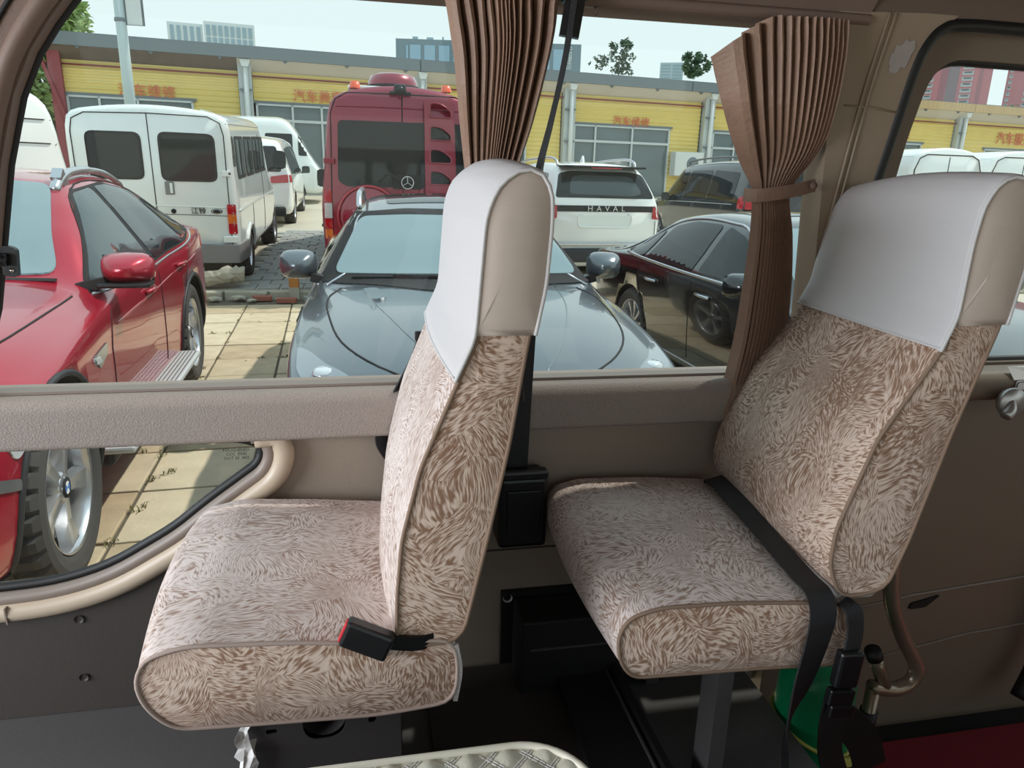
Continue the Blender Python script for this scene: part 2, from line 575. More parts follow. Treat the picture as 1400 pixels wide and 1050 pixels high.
# big window: pane and black seal
W1 = [(-0.71, 1.188), (0.985, 1.188), (0.955, 1.40), (0.925, 1.70), (0.905, 1.905), (-0.40, 1.905), (-0.452, 1.855), (-0.483, 1.819), (-0.516, 1.775), (-0.552, 1.708), (-0.59, 1.60), (-0.655, 1.35)]
w1 = tag(panel('window_1', W1, [], wall3d(0.035), 0.005, m_glass), kind='structure')
MB().tube([Vector((u, yw(v)+0.03, v)) for u, v in W1], 0.007, 8, True).build('window_seal', m_rubber, w1)
# pillar cover left of it
ap = [(-0.708, 1.19), (-0.655, 1.35), (-0.590, 1.60), (-0.552, 1.708), (-0.516, 1.775), (-0.483, 1.819), (-0.452, 1.855), (-0.40, 1.905), (-0.40, 1.99), (-3.0, 1.99), (-3.0, 1.75), (-1.5, 1.75), (-1.5, 1.19)]
apl = tag(panel('trim_3', ap, [], wall3d(-0.005), 0.05, m_apillar), kind='structure')
edge = smooth_path([(-0.725, yw(1.19)-0.012, 1.19), (-0.672, yw(1.35)-.012, 1.35), (-0.607, yw(1.6)-.012, 1.6), (-0.568, yw(1.71)-.012, 1.712), (-0.530, yw(1.78)-.012, 1.784), (-0.470, yw(1.86)-.012, 1.86), (-0.42, yw(1.9)-.012, 1.905)], 5)
MB().tube(edge, 0.015, 10).build('pillar_edge_roll', m_apillar, apl)
gro = smooth_path([(-0.705, yw(1.4)-.006, 1.40), (-0.648, yw(1.6)-.006, 1.60), (-0.607, yw(1.71)-.006, 1.712), (-0.565, yw(1.80)-.006, 1.80), (-0.50, yw(1.87)-.006, 1.885), (-0.44, yw(1.9)-.006, 1.945)], 5)
MB().tube(gro, 0.004, 6).build('pillar_groove', m_rubber, apl)

# header above the window and door
hp = rounded([(1.352, 1.893), (1.345, 1.915), (1.20, 2.105), (1.20, 2.13), (1.50, 2.13), (1.50, 1.905), (1.372, 1.893)], 0.012, 4)
hd = MB(); hd.prism(hp, -3.0, 0.948, 'X', 0, True)
hdr = tag(hd.build('trim_4', m_head), kind='structure')
lip = MB(); lip.prism(rounded([(1.336, 1.899), (1.336, 1.909), (1.344, 1.914), (1.356, 1.912), (1.356, 1.894), (1.345, 1.893)], 0.003, 2), -3.0, 0.945, 'X', 0, True); lip.build('header_lip', m_head, hdr)
hp2 = [(y-0.006, z+0.020) for y, z in hp]
m_head2 = mat('dark_brown_headliner', srgb(104, 88, 76), 0.75, var=0.05, vscale=4, bump=0.15, bscale=180)
h2 = MB(); h2.prism(hp2, 0.952, 3.1, 'X', 0, True); tag(h2.build('trim_5', m_head2), kind='structure')

# pillar between window and sliding door, wrapped in vinyl
bp = [(0.948, 1.19), (0.930, 1.40), (0.900, 1.70), (0.882, 1.915), (1.140, 1.925), (1.112, 1.90), (1.090, 1.875), (1.074, 1.84), (1.060, 1.75), (1.035, 1.60), (1.012, 1.42), (0.995, 1.19), (0.990, FL), (0.94, FL)]
bpl = tag(panel('trim_6', bp, [], wall3d(-0.022), 0.07, m_pillar), kind='structure')
for dx in (0.0, 0.013):
    MB().tube(smooth_path([(0.986+dx, yw(1.91)-.024, 1.918), (0.962+dx, yw(1.78)-.024, 1.78), (0.945+dx, yw(1.6)-.024, 1.60), (0.925+dx, yw(1.4)-.024, 1.40)], 4), 0.003, 6).build('vinyl_seam', m_pillar, bpl)
MB().tube([(0.925, yw(1.75)-.0225, 1.752), (0.99, yw(1.75)-.0235, 1.750), (1.056, yw(1.745)-.0225, 1.742)], 0.0022, 6).build('cross_seam', m_pillar, bpl)
# glue stain where a sticker came off
gs = []
rg = random.Random(3)
for k in range(26):
    a = 2*PI*k/26
    rr = 1.0 + rg.uniform(-.22, .10)
    gs.append((1.030+0.026*rr*math.cos(a)+0.006*math.sin(a), 1.846+0.031*rr*math.sin(a)+0.008*math.cos(a)))
panel('glue_residue', gs, [], wall3d(-0.0235), 0.001, mat('grey_glue_residue', srgb(165, 156, 152), 0.7, var=0.12, vscale=60), bpl)

# sliding door with its window
D0 = 1.0
WD = rounded([(1.062, 1.196), (1.096, 1.42), (1.122, 1.70), (1.150, 1.857), (2.6, 1.84), (2.6, 1.196)], [0.03, .02, .02, .075, .1, .1], 6)
door = tag(panel('door_1', [(0.985, 0.14), (2.95, 0.14), (2.95, 1.19), (2.95, 1.905), (1.108, 1.905), (1.076, 1.86), (1.045, 1.70), (1.015, 1.50), (0.985, 1.19)], [WD], wall3d(0.028), 0.05, m_door), kind='structure')
w3 = tag(panel('window_3', [(u, v) for u, v in WD], [], wall3d(0.062), 0.005, m_glass), kind='structure')
MB().tube([Vector((u, yw(v)+0.050, v)) for u, v in WD], 0.010, 8, True).build('window_seal', m_rubber, w3)
# black rubber gasket round the door opening
gk = smooth_path([(0.985, 1.20), (1.002, 1.40), (1.025, 1.55), (1.048, 1.70), (1.066, 1.82), (1.082, 1.868), (1.108, 1.897), (1.15, 1.907), (1.30, 1.908), (2.0, 1.900), (2.9, 1.885)], 5)
gk3 = [Vector((p.x, yw(p.y)-0.016, p.y)) for p in [Vector((q.x, q.y)) for q in [Vector((a.x, a.y, 0)) for a in gk]]]
MB().tube(gk3, 0.0125, 10).build('door_gasket', m_rubber, door)
MB().prism(rounded([(1.370, 1.135), (1.365, 1.172), (1.385, 1.190), (1.45, 1.190), (1.45, 1.120), (1.385, 1.118)], 0.010, 4), 1.02, 2.9, 'X', 0, True).build('door_ledge', m_door, door)
MB().tube([(1.22, 1.446, 0.535), (1.40, 1.446, 0.560), (2.8, 1.446, 0.66)], 0.004, 6).build('panel_crease', m_trimg, door)
MB().tube([(1.10, 1.446, 0.34), (1.60, 1.446, 0.42), (2.8, 1.446, 0.50)], 0.003, 6).build('panel_crease', m_trimg, door)
MB().prism(rounded([(1.395, 0.535), (1.48, 0.552), (1.44, 0.520), (1.39, 0.518)], 0.006), 1.442, 1.449, 'Y').build('torn_hole', m_blackmat, door)
# inside handle
dh = MB()
dh.lathe([(0.0, 0.0), (0.034, 0.0), (0.036, 0.008), (0.030, 0.020), (0.018, 0.028), (0.0, 0.030)], 24, 'Y', (1.452, 1.330, 1.128))
dh.tube(smooth_path([(1.452, 1.345, 1.13), (1.44, 1.325, 1.115), (1.425, 1.320, 1.10)], 4), [0.014]*8+[0.012], 10)
dh.build('door_handle', mat('satin_metal', srgb(198, 194, 190), 0.38, 0.8), door)
# paper sticker: two curled white sheets above, printed label below
sk = empty('warning_sticker', (1.53, 1.362, 1.15))
tag(sk, 'white paper door warning sticker with printed characters beside chrome handle', 'sticker')
MB().prism(rounded([(-0.050, -0.026), (0.062, -0.026), (0.062, 0.022), (-0.050, 0.022)], 0.008), -0.002, 0.0, 'Y').build('label_sheet', m_paper, sk)
rim = [Vector((u, -0.003, v)) for u, v in rounded([(-0.048, -0.024), (0.060, -0.024), (0.060, 0.020), (-0.048, 0.020)], 0.008)]
MB().tube(rim, 0.0011, 5, True).build('printed_border', m_black, sk)
text_mesh('printed_line', '注意车门', 0.017, m_black, Matrix.Translation((0.006, -0.003, 0.010)) @ FACE_US, sk, 0.0002)
text_mesh('printed_line', '请轻拉一带,', 0.0135, mat('brown_print', srgb(120, 40, 40), .6), Matrix.Translation((-0.043, -0.003, -0.005)) @ FACE_US, sk, 0.0002, 'LEFT')
text_mesh('printed_line', '门将自动关好.', 0.0135, m_black, Matrix.Translation((-0.043, -0.003, -0.018)) @ FACE_US, sk, 0.0002, 'LEFT')
mesh('curled_sheet', [(-0.055, 0.002, 0.024), (0.05, 0.002, 0.024), (0.058, 0.0, 0.034), (0.066, 0.012, 0.046), (0.03, 0.022, 0.052), (-0.06, 0.022, 0.052)], [[0, 1, 2, 3, 4, 5]], m_paper, sk)
# dark character stuck on the door glass (only its right half shows past the seat)
gc = panel('glass_lettering', [(1.40, 1.322), (1.505, 1.322), (1.508, 1.305), (1.482, 1.242), (1.472, 1.238), (1.452, 1.240), (1.453, 1.248), (1.470, 1.248), (1.490, 1.308), (1.40, 1.308)], [], wall3d(0.061), 0.001, m_black, w3)

# rest of the bus behind the camera: open door side, low bulkheads
ob = MB()
ob.box((0, -0.72, 0.80), (6.0, 0.05, 0.60)); ob.box((0, -0.72, 2.0), (6.0, 0.05, 0.24))
for xx in (-2.9, -1.2, 1.6, 2.95): ob.box((xx, -0.72, 1.5), (0.10, 0.05, 0.9))
tag(ob.build('wall_near', m_wall), kind='structure')
fb_ = MB(); fb_.box((-3.0, 0.36, 0.85), (0.05, 2.14, 0.75)); fb_.box((-3.0, 0.36, 2.05), (0.05, 2.14, 0.15))
tag(fb_.build('wall_left', m_wall), kind='structure')
bb_ = MB(); bb_.box((3.1, 0.36, 0.65), (0.05, 2.14, 1.1)); bb_.box((3.1, 0.36, 2.05), (0.05, 2.14, 0.15))
tag(bb_.build('wall_right', m_wall), kind='structure')
sk2 = MB(); sk2.box((-1.0, 1.50, 0.42), (4.0, 0.03, 0.20)); tag(sk2.build('trim_7', mat('white_outer_skin', srgb(225, 225, 222), 0.3)), kind='structure')

# ---- seats
def resample(poly, n):
    P = [Vector(p) for p in poly]+[Vector(poly[0])]
    L = [0]
    for a, b in zip(P, P[1:]): L.append(L[-1]+(b-a).length)
    out = []
    j = 0
    for k in range(n):
        s = L[-1]*k/n
        while L[j+1] < s: j += 1
        t = (s-L[j])/max(1e-9, L[j+1]-L[j])
        out.append(P[j].lerp(P[j+1], t))
    return out, L[-1]

def slab(name, prof, y0, y1, m, parent, warp=None, n=72, ny=18, mcap=None, round_n=4, capb=0.012, rr=0.02, uvo=(0, 0)):
    """upholstered block: closed side profile carried across the width, softly domed side faces"""
    poly = rounded([(p[0], p[1]) for p in prof], rr, round_n)
    pr, per = resample(poly, n)
    cx = sum(p.x for p in pr)/n; cz = sum(p.y for p in pr)/n
    vs, fs, uvl, fm_ = [], [], [], []
    def put(x, y, z, u, v):
        p = Vector((x, y, z))
        if warp: p = warp(p, (y-y0)/(y1-y0))
        vs.append(p); uvl.append((u+uvo[0], v+uvo[1]))
    stations = [0, .02, .06] + [0.06+0.88*k/(ny-4) for k in range(1, ny-4)] + [.94, .98, 1]
    for q in stations:
        e = 0.988 if q in (0, 1) else (0.997 if q in (.02, .98) else 1.0)
        y = y0+(y1-y0)*q
        for k in range(n+1):
            p = pr[k % n]
            put(cx+(p.x-cx)*e, y, cz+(p.y-cz)*e, per*k/n, y)
    w = n+1
    for i in range(len(stations)-1):
        for k in range(n):
            fs.append([i*w+k, i*w+k+1, (i+1)*w+k+1, (i+1)*w+k]); fm_.append(0)
    for side, yy, sgn in ((0, y0, -1), (1, y1, 1)):
        base = len(vs)
        ss = [0.988, 0.95, 0.85, 0.65, 0.35]
        for s_ in ss:
            for k in range(n):
                p = pr[k]
                x, z = cx+(p.x-cx)*s_, cz+(p.y-cz)*s_
                put(x, yy+sgn*capb*(1-(s_/0.988)**2.5), z, x+3.3, z+side*2)
        put(cx, yy+sgn*capb, cz, cx+3.3, cz+side*2)
        c = len(vs)-1
        for i in range(len(ss)-1):
            for k in range(n):
                k2 = (k+1) % n
                fs.append([base+i*n+k, base+(i+1)*n+k, base+(i+1)*n+k2, base+i*n+k2]); fm_.append(1 if mcap else 0)
        for k in range(n):
            fs.append([base+4*n+k, c, base+4*n+(k+1) % n]); fm_.append(1 if mcap else 0)
    o = mesh(name, vs, fs, [m, mcap] if mcap else m, parent, True, uvl, fm_)
    bm = bmesh.new(); bm.from_mesh(o.data); bmesh.ops.recalc_face_normals(bm, faces=bm.faces); bm.to_mesh(o.data); bm.free()
    return pr

def piping(prof, y, parent, m, r=0.0032, warp=None, q=0.0, rr=0.02, e=0.992, part=None):
    poly = rounded([(p[0], p[1]) for p in prof], rr, 4)
    pr, _ = resample(poly, 96)
    cx = sum(p.x for p in pr)/96; cz = sum(p.y for p in pr)/96
    pts = [Vector((cx+(p.x-cx)*e, y, cz+(p.y-cz)*e)) for p in pr]
    if part: pts = [p for p in pts if part(p)]
    if warp: pts = [warp(p, q) for p in pts]
    MB().tube(pts, r, 6, part is None).build('piping', m, parent)

def dent(p, v, amt):
    return amt*math.sin(PI*min(1, max(0, v)))

# seat by the quarter window
s1 = empty('passenger_seat', (-0.08, 1.13, FL))
tag(s1, 'plush covered seat beside the low quarter window, seen side on with red button buckle', 'seat')
s1inv = Matrix.Translation((0.08, -1.13, -FL))
C1 = [(-0.285, 0.852), (-0.318, 0.895), (-0.326, 0.935), (-0.312, 0.968), (-0.26, 0.984), (-0.118, 0.974), (0.022, 0.957), (0.108, 0.955), (0.116, 0.90), (0.108, 0.846), (0.0, 0.838), (-0.16, 0.845)]
def local(parent, mtx):
    for c in parent.children:
        if 'placed' not in c:
            c.data.transform(mtx); c['placed'] = 1
def warp1(p, v):
    q = p.copy()
    if p.z > 0.93: q.z += 0.012*math.sin(PI*v)+0.004*math.sin(9*p.x)*math.sin(7*v)
    if p.x < -0.29: q.x -= 0.014*math.sin(PI*v)+0.012*v
    return q
slab('seat_cushion', C1, 0.90, 1.372, m_fur, s1, warp1, mcap=m_fur2, rr=0.03)
piping(C1, 0.899, s1, m_pipe, warp=None, rr=0.03)
B1 = [(0.024, 0.955), (0.026, 1.03), (0.034, 1.117), (0.061, 1.223), (0.110, 1.340), (0.138, 1.402), (0.146, 1.505), (0.150, 1.555), (0.164, 1.590), (0.188, 1.607), (0.208, 1.607), (0.221, 1.585), (0.222, 1.548), (0.217, 1.47), (0.203, 1.396), (0.181, 1.249), (0.153, 1.108), (0.122, 0.966), (0.105, 0.948), (0.045, 0.946)]
def warpb1(p, v):
    q = p.copy()
    front = max(0.0, min(1.0, (0.12+ (p.z-0.95)*0.35 - p.x)/0.05 + 0.2))
    q.x -= front*0.014*math.sin(PI*min(1, v*1.0))*max(0, 1-(p.z-0.95)/0.5) + front*0.006*math.sin(PI*v)
    q.z += 0.012*math.sin(PI*v) if p.z > 1.57 else 0
    return q
slab('backrest', B1, 0.90, 1.372, m_fur, s1, warpb1, mcap=m_fur2, rr=0.014, capb=0.004)
piping(B1, 0.899, s1, m_pipeb, rr=0.014)

def head_cover(parent, B, zf, zs, y0, y1, warp, off=0.006, part_name='headrest_cover'):
    poly = rounded([(p[0], p[1]) for p in B], 0.014, 4)
    pr, per = resample(poly, 110)
    n = len(pr)
    op = []
    for i in range(n):
        t = (pr[(i+1) % n]-pr[i-1]).normalized()
        op.append(pr[i] + Vector((-t.y, t.x))*off)
    # profile runs up the front, over the top and down the back: keep one run of points
    top = max(range(n), key=lambda i: op[i].y)
    run = []
    i = top
    while op[i].y > zf: i -= 1
    i += 1
    front = []
    j = i
    while True:
        jj = j % n
        if j > top and op[jj].y < zs: break
        front.append(op[jj]); j += 1
    vs, fs = [], []
    st = [0, .015, .05, .12, .22, .35, .5, .65, .78, .88, .95, .985, 1]
    for q in st:
        y = y0-off+(y1-y0+2*off)*q
        ins = 0.004 if q in (0, 1) else 0.0
        for k, p in enumerate(front):
            v = Vector((p.x, y, p.y - ins))
            vs.append(warp(v, q) if warp else v)
    w = len(front)
    for a in range(len(st)-1):
        for k in range(w-1):
            fs.append([a*w+k, a*w+k+1, (a+1)*w+k+1, (a+1)*w+k])
    nmant = len(fs)
    # side panels
    for q, y, sgn in ((0, y0-off, -1), (1, y1+off, 1)):
        pts = [p for p in front if p.y >= zs-0.004]
        cx = sum(p.x for p in pts)/len(pts); cz = sum(p.y for p in pts)/len(pts)
        b0 = len(vs)
        for s_ in (1.0, 0.9, 0.7, 0.4):
            for p in pts:
                v = Vector((cx+(p.x-cx)*s_, y+sgn*0.010*(1-s_**2), max(zs, cz+(p.y-0.004-cz)*s_) if s_ < 1 else p.y-0.003))
                vs.append(warp(v, q) if warp else v)
        lw = len(pts)
        for a in range(3):
            for k in range(lw-1):
                fs.append([b0+a*lw+k, b0+a*lw+k+1, b0+(a+1)*lw+k+1, b0+(a+1)*lw+k])
        for k in range(lw-1):
            fs.append([b0+3*lw+k, b0+3*lw+k+1, b0+3*lw+lw//2]) if k not in (lw//2-1, lw//2) else None
        fs.append([b0+3*lw, b0+3*lw+lw//2, b0+3*lw+lw-1])
        # bottom wedge of the side panel
        fs.append([b0, b0+lw, b0+2*lw, b0+3*lw, b0+4*lw-1, b0+3*lw-1, b0+2*lw-1, b0+lw-1])
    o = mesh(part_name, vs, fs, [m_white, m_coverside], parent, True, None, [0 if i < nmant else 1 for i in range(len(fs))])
    md = o.modifiers.new('thickness', 'SOLIDIFY'); md.thickness = 0.002; md.offset = 1
    pts = [p for p in front]
    ed = [Vector((p.x, y0-off-0.001, p.y-0.003)) for p in pts if p.y > zs or p.x < pts[-1].x-0.03]
    if warp: ed = [warp(v, 0) for v in ed]
    MB().tube(ed, 0.0028, 6).build('cover_piping', m_whitehem, o)
    h = [Vector((front[0].x-0.001, y0-off+(y1-y0+2*off)*q, front[0].y+0.001)) for q in st]
    if warp: h = [warp(v, q) for v, q in zip(h, st)]
    MB().tube(h, 0.0022, 6).build('cover_hem', m_whitehem, o)
    return o
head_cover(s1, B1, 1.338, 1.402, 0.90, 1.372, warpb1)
# lap buckle on the near side
bk = MB()
Mb = Matrix.Rotation(R(24), 4, 'Y') @ Matrix.Rotation(R(-8), 4, 'Z')
bk.box((-0.016, 0.891, 0.974), (0.070, 0.024, 0.040), 0, bev=0.005, M=Mb)
bko = bk.build('buckle', m_black, s1)
rbm = MB(); rbm.box(Vector((-0.016, 0.891, 0.974)) + Mb @ Vector((-0.035, 0, 0)), (0.004, 0.016, 0.031), 0, bev=0.0015, M=Mb)
rbo = rbm.build('release_button', mat('red_button', srgb(214, 40, 52), 0.4), bko); tag(rbo, 'red release button')
ribbon([(0.014, 0.896, 0.962), (0.055, 0.897, 0.955), (0.085, 0.905, 0.957)], [(0, 0, 1)]*3, 0.022, 0.006, 'buckle_stalk', m_black, s1)
# under-structure
bx = panel('base_box', [(-0.205, FL+0.004), (0.030, FL+0.004), (0.030, 0.850), (-0.205, 0.850)],
           [rounded([(-0.118, 0.758), (-0.055, 0.758), (-0.055, 0.835), (-0.118, 0.835)], 0.028, 6),
            rounded([(-0.172, 0.778), (-0.156, 0.778), (-0.156, 0.786), (-0.172, 0.786)], 0.003, 3),
            rounded([(-0.020, 0.778), (-0.008, 0.778), (-0.008, 0.788), (-0.020, 0.788)], 0.004, 3)],
           lambda u, v, d: Vector((u, 0.955+d, v)), 0.003, m_basesteel, s1)
bs = MB(); bs.box((-0.205, 1.13, 0.675), (0.004, 0.345, 0.342)); bs.box((0.030, 1.13, 0.675), (0.004, 0.345, 0.342)); bs.box((-0.087, 1.30, 0.675), (0.236, 0.004, 0.342))
bs.box((-0.087, 1.13, 0.838), (0.40, 0.40, 0.012))
bs.build('base_frame', m_basesteel, s1)
rec = MB(); rec.lathe([(0.034, 0.0), (0.034, 0.05), (0.0, 0.05)], 20, 'Y', (-0.087, 0.957, 0.797)); rec.build('recess_cup', m_basesteel, s1)
MB().prism(rounded([(-0.03, 0.825), (0.085, 0.832), (0.075, 0.846), (-0.02, 0.846)], 0.006), 0.915, 1.3, 'Y').build('underside_hem', m_hem, s1)
ribbon([(0.110, 0.899, 0.945), (0.116, 0.899, 0.90), (0.109, 0.899, 0.848)], [(1, 0, 0)]*3, 0.007, 0.004, 'edge_seam', m_hem, s1)
local(s1, s1inv)
for o_ in (bko,):
    for c in o_.children: c.data.transform(s1inv)
for o_ in s1.children:
    if o_.name.startswith('headrest_cover'):
        for c in o_.children: c.data.transform(s1inv)

# seat by the sliding door
s2 = empty('passenger_seat', (0.62, 1.13, FL))
tag(s2, 'plush covered seat before the sliding door pillar with a lap belt lying across it', 'seat')
s2inv = Matrix.Translation((-0.62, -1.13, -FL))
C2 = [(0.385, 0.852), (0.362, 0.885), (0.357, 0.930), (0.372, 0.960), (0.42, 0.974), (0.55, 0.970), (0.684, 0.957), (0.752, 0.948), (0.766, 0.90), (0.762, 0.832), (0.62, 0.842)]
def warpc2(p, v):
    q = p.copy()
    if p.z > 0.93: q.z += 0.014*math.sin(PI*v)+0.010*v
    if p.x < 0.40: q.x -= 0.012*math.sin(PI*v)
    q.x += 0.035*v*max(0, (p.x-0.42)/0.35)
    return q
slab('seat_cushion', C2, 0.90, 1.372, m_fur, s2, warpc2, mcap=m_fur2, rr=0.03, uvo=(5, 1))
piping(C2, 0.899, s2, m_pipeb, rr=0.03)
B2 = [(0.724, 0.972), (0.703, 1.02), (0.704, 1.083), (0.751, 1.233), (0.829, 1.362), (0.850, 1.423), (0.851, 1.529), (0.857, 1.580), (0.874, 1.609), (0.900, 1.618), (0.924, 1.606), (0.935, 1.57), (0.936, 1.50), (0.925, 1.405), (0.880, 1.239), (0.840, 1.053), (0.816, 0.975), (0.79, 0.962), (0.745, 0.960)]
def warpb2(p, v):
    q = p.copy()
    q.x += v*0.46*(0.06+max(0, p.z-1.0)*0.26)
    q.z -= v*0.020*max(0, (p.z-1.0)/0.6)
    front = max(0.0, min(1.0, (0.80+(p.z-0.97)*0.25 - p.x)/0.05+0.2))
    q.x -= front*0.010*math.sin(PI*v)*max(0, 1-(p.z-0.95)/0.55)
    q.z += 0.012*math.sin(PI*v) if p.z > 1.57 else 0
    return q
slab('backrest', B2, 0.90, 1.372, m_fur2, s2, warpb2, mcap=m_fur2, rr=0.014, capb=0.004, uvo=(8, 3))
piping(B2, 0.899, s2, m_pipeb, rr=0.014)
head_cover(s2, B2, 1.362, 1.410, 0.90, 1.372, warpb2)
MB().prism(rounded([(0.735, 0.952), (0.80, 0.950), (0.815, 0.966), (0.735, 0.964)], 0.005), 0.91, 1.30, 'Y').build('underside_hem', m_hem, s2)
lg = MB(); lg.bar((0.605, 1.02, FL+0.002), (0.605, 1.02, 0.842), 0.058, 0.030)
lg.build('pedestal_leg', m_steel, s2)
lg2 = MB(); lg2.bar((0.605, 1.32, FL+0.004), (0.605, 1.32, 0.842), 0.058, 0.030); lg2.build('pedestal_leg', m_steel, s2)
MB().box((0.57, 1.14, 0.838), (0.34, 0.40, 0.012)).build('seat_pan', m_blackmat, s2)
local(s2, s2inv)
for o_ in s2.children:
    if o_.name.startswith('headrest_cover'):
        for c in o_.children: c.data.transform(s2inv)

# corner of a third seat close to the lens
s3 = empty('passenger_seat', (1.05, 0.36, FL), rz=R(12))
tag(s3, 'corner of another plush seat at the lower right edge', 'seat')
s3c = slab('seat_cushion', [(-0.27, -0.07), (-0.29, -0.02), (-0.285, 0.02), (-0.26, 0.04), (0.27, 0.03), (0.28, -0.07)], -0.25, 0.25, m_fur2, s3, None, rr=0.03, uvo=(12, 7))
for c in s3.children: c.data.transform(Matrix.Translation((0, 0, 0.40)))
MB().box((0, 0, 0.165), (0.30, 0.30, 0.33), bev=0.01).build('base_box', m_basesteel, s3)

# quilted pad at the bottom edge of the view
qd = empty('quilted_seat_pad', (-0.20, 0.45, 0.94))
tag(qd, 'cream quilted leather pad with diamond stitching at the bottom edge', 'cushion')
m_leather = mat('cream_quilted_leather', srgb(206, 202, 184), 0.42, var=0.03, vscale=30, bump=0.15, bscale=400)
x0, x1, y0, y1 = -0.36, 0.437, -0.40, 0.245
def inside(x, y, r=0.085):
    dx = max(0, x-(x1-r)); dy = max(0, y-(y1-r))
    return math.hypot(dx, dy) - r if (dx > 0 or dy > 0) else -r
nx, ny_ = 150, 122
vs, fs, keep = [], [], []
for j in range(ny_+1):
    for i in range(nx+1):
        x = x0+(x1-x0)*i/nx; y = y0+(y1-y0)*j/ny_
        r = 0.085
        dx = max(0, x-(x1-r)); dy = max(0, y-(y1-r))
        h = max(dx, dy)
        if dx > 0 and dy > 0:
            s_ = h/math.hypot(dx, dy); x = x1-r+dx*s_; y = y1-r+dy*s_
        a, b = (x+y)/0.046, (x-y)/0.046
        fa, fb2 = abs(a-round(a)), abs(b-round(b))
        z = 0.0065*min(1, (min(fa, fb2)*2)**0.8*1.2)
        edge_ = min(x-x0, y-y0, max(0, -(inside(x, y))) if (dx > 0 or dy > 0) else 1)
        vs.append((x, y, z))
for j in range(ny_):
    for i in range(nx):
        a = j*(nx+1)+i
        fs.append([a, a+1, a+nx+2, a+nx+1])
mesh('quilted_top', vs, fs, m_leather, qd, True)
outl = [(x0, y0)] + [(x1, y0)] + [(x1-0.085+0.085*math.cos(a*PI/24), y1-0.085+0.085*math.sin(a*PI/24)) for a in range(13)] + [(x0, y1)]
MB().prism(outl, -0.06, -0.002, 'Z').build('pad_body', m_leather, qd)
MB().tube([(u, v, 0.004) for u, v in outl], 0.0045, 8, True).build('pad_piping', mat('pale_leather_piping', srgb(222, 216, 198), 0.45), qd)
stt = MB()
for fam in (0, 1):
    for k in range(-20, 24):
        for dd in (-0.0026, 0.0026):
            t = -0.75
            while t < 0.75:
                # line x+y=c or x-y=c
                c = k*0.046+dd
                x = (c+t)/2; y = (c-t)/2 if fam == 0 else (t-c)/2
                t2 = t+0.0100
                xb = (c+t2)/2; yb = (c-t2)/2 if fam == 0 else (t2-c)/2
                if x0+.01 < x < x1-.004 and y0+.25 < y < y1-.006 and inside(x, y) < -0.006:
                    stt.bar((x, y, 0.0026), (xb, yb, 0.0026), 0.0009, 0.0009)
                t += 0.0125
sto = stt.build('stitching', m_paper, qd); tag(sto, 'white double stitching', kind='stuff')

# ---- curtains
def curtain(name, rows, npl, amp, yfun, m, parent=None, dist=None, th=0.0018, top=None):
    """rows: list of (z_left, x_left, z_right, x_right, amp) from top to bottom; npl pleats"""
    cols = npl*4
    vs, fs = [], []
    K = [(Vector((r[1], r[0])), Vector((r[3], r[2])), r[4]) for r in rows]
    Lp = smooth_path([(k[0].x, k[0].y, k[2]) for k in K], 6)
    Rp = smooth_path([(k[1].x, k[1].y, 0) for k in K], 6)
    for i in range(len(Lp)):
        for c in range(cols+1):
            t = c/cols
            tt = dist(t, i/(len(Lp)-1)) if dist else t
            x = Lp[i].x+(Rp[i].x-Lp[i].x)*tt
            z = Lp[i].y+(Rp[i].y-Lp[i].y)*tt
            ph = c % 4
            s_ = (0, 0.75, 1.0, 0.75)[ph]
            kink = 0.25*math.sin(i*0.9+c*0.7)*max(0, 1-i/6.0)
            a = amp*Lp[i].z
            if top:      # the cloth hangs from its rail but droops at its free edge
                wgt = max(0, 1-i/10.0)
                g = min(1.0, tt/top)**0.8
                z += (Rp[i].y-Lp[i].y)*(g-tt)*wgt
            yy = yfun(z)
            f_ = yy/1.325
            vs.append(((x + 0.004*kink)*f_, yy-a*(s_-0.5)*(1+0.25*math.sin(c*1.7)), 1.6+(z-1.6)*f_))
    w = cols+1
    for i in range(len(Lp)-1):
        for c in range(cols):
            fs.append([i*w+c, i*w+c+1, (i+1)*w+c+1, (i+1)*w+c])
    o = mesh(name, vs, fs, m, parent, False)
    md = o.modifiers.new('cloth_thickness', 'SOLIDIFY'); md.thickness = th
    return o
def yc(z):
    t = min(1, max(0, (1.76-z)/0.14))
    return 1.325+0.062*t*t*(3-2*t)
cd = lambda t, v: t if True else t
def dist1(t, v): # flat outer lengths, crowded middle
    k = 0.55
    return t + 0.10*math.sin(2*PI*t)
c1 = empty('window_curtain', (0.24, 1.325, 1.88))
tag(c1, 'brown pleated curtain hanging behind the white headrest of the first seat', 'curtain')
o = curtain('curtain_cloth', [(1.893, 0.140, 1.893, 0.336, 0.9), (1.80, 0.157, 1.82, 0.327, 1.0), (1.70, 0.167, 1.70, 0.298, 1.0), (1.60, 0.178, 1.60, 0.268, 0.8), (1.50, 0.190, 1.50, 0.258, 0.7), (1.40, 0.180, 1.40, 0.275, 0.9), (1.18, 0.165, 1.18, 0.300, 1.0)], 13, 0.034, yc, m_curtain, c1, dist1)
o.data.transform(Matrix.Translation((-0.24, -1.325, -1.88)))
tb = MB(); tb.tube(smooth_path([(0.195, 1.372, 1.50), (0.235, 1.368, 1.498), (0.275, 1.372, 1.50), (0.275, 1.402, 1.50), (0.235, 1.406, 1.50), (0.195, 1.402, 1.50)], 4, True), 0.006, 8, True)
o = tb.build('tieback', m_curtain, c1); o.data.transform(Matrix.Translation((-0.24, -1.325, -1.88)))

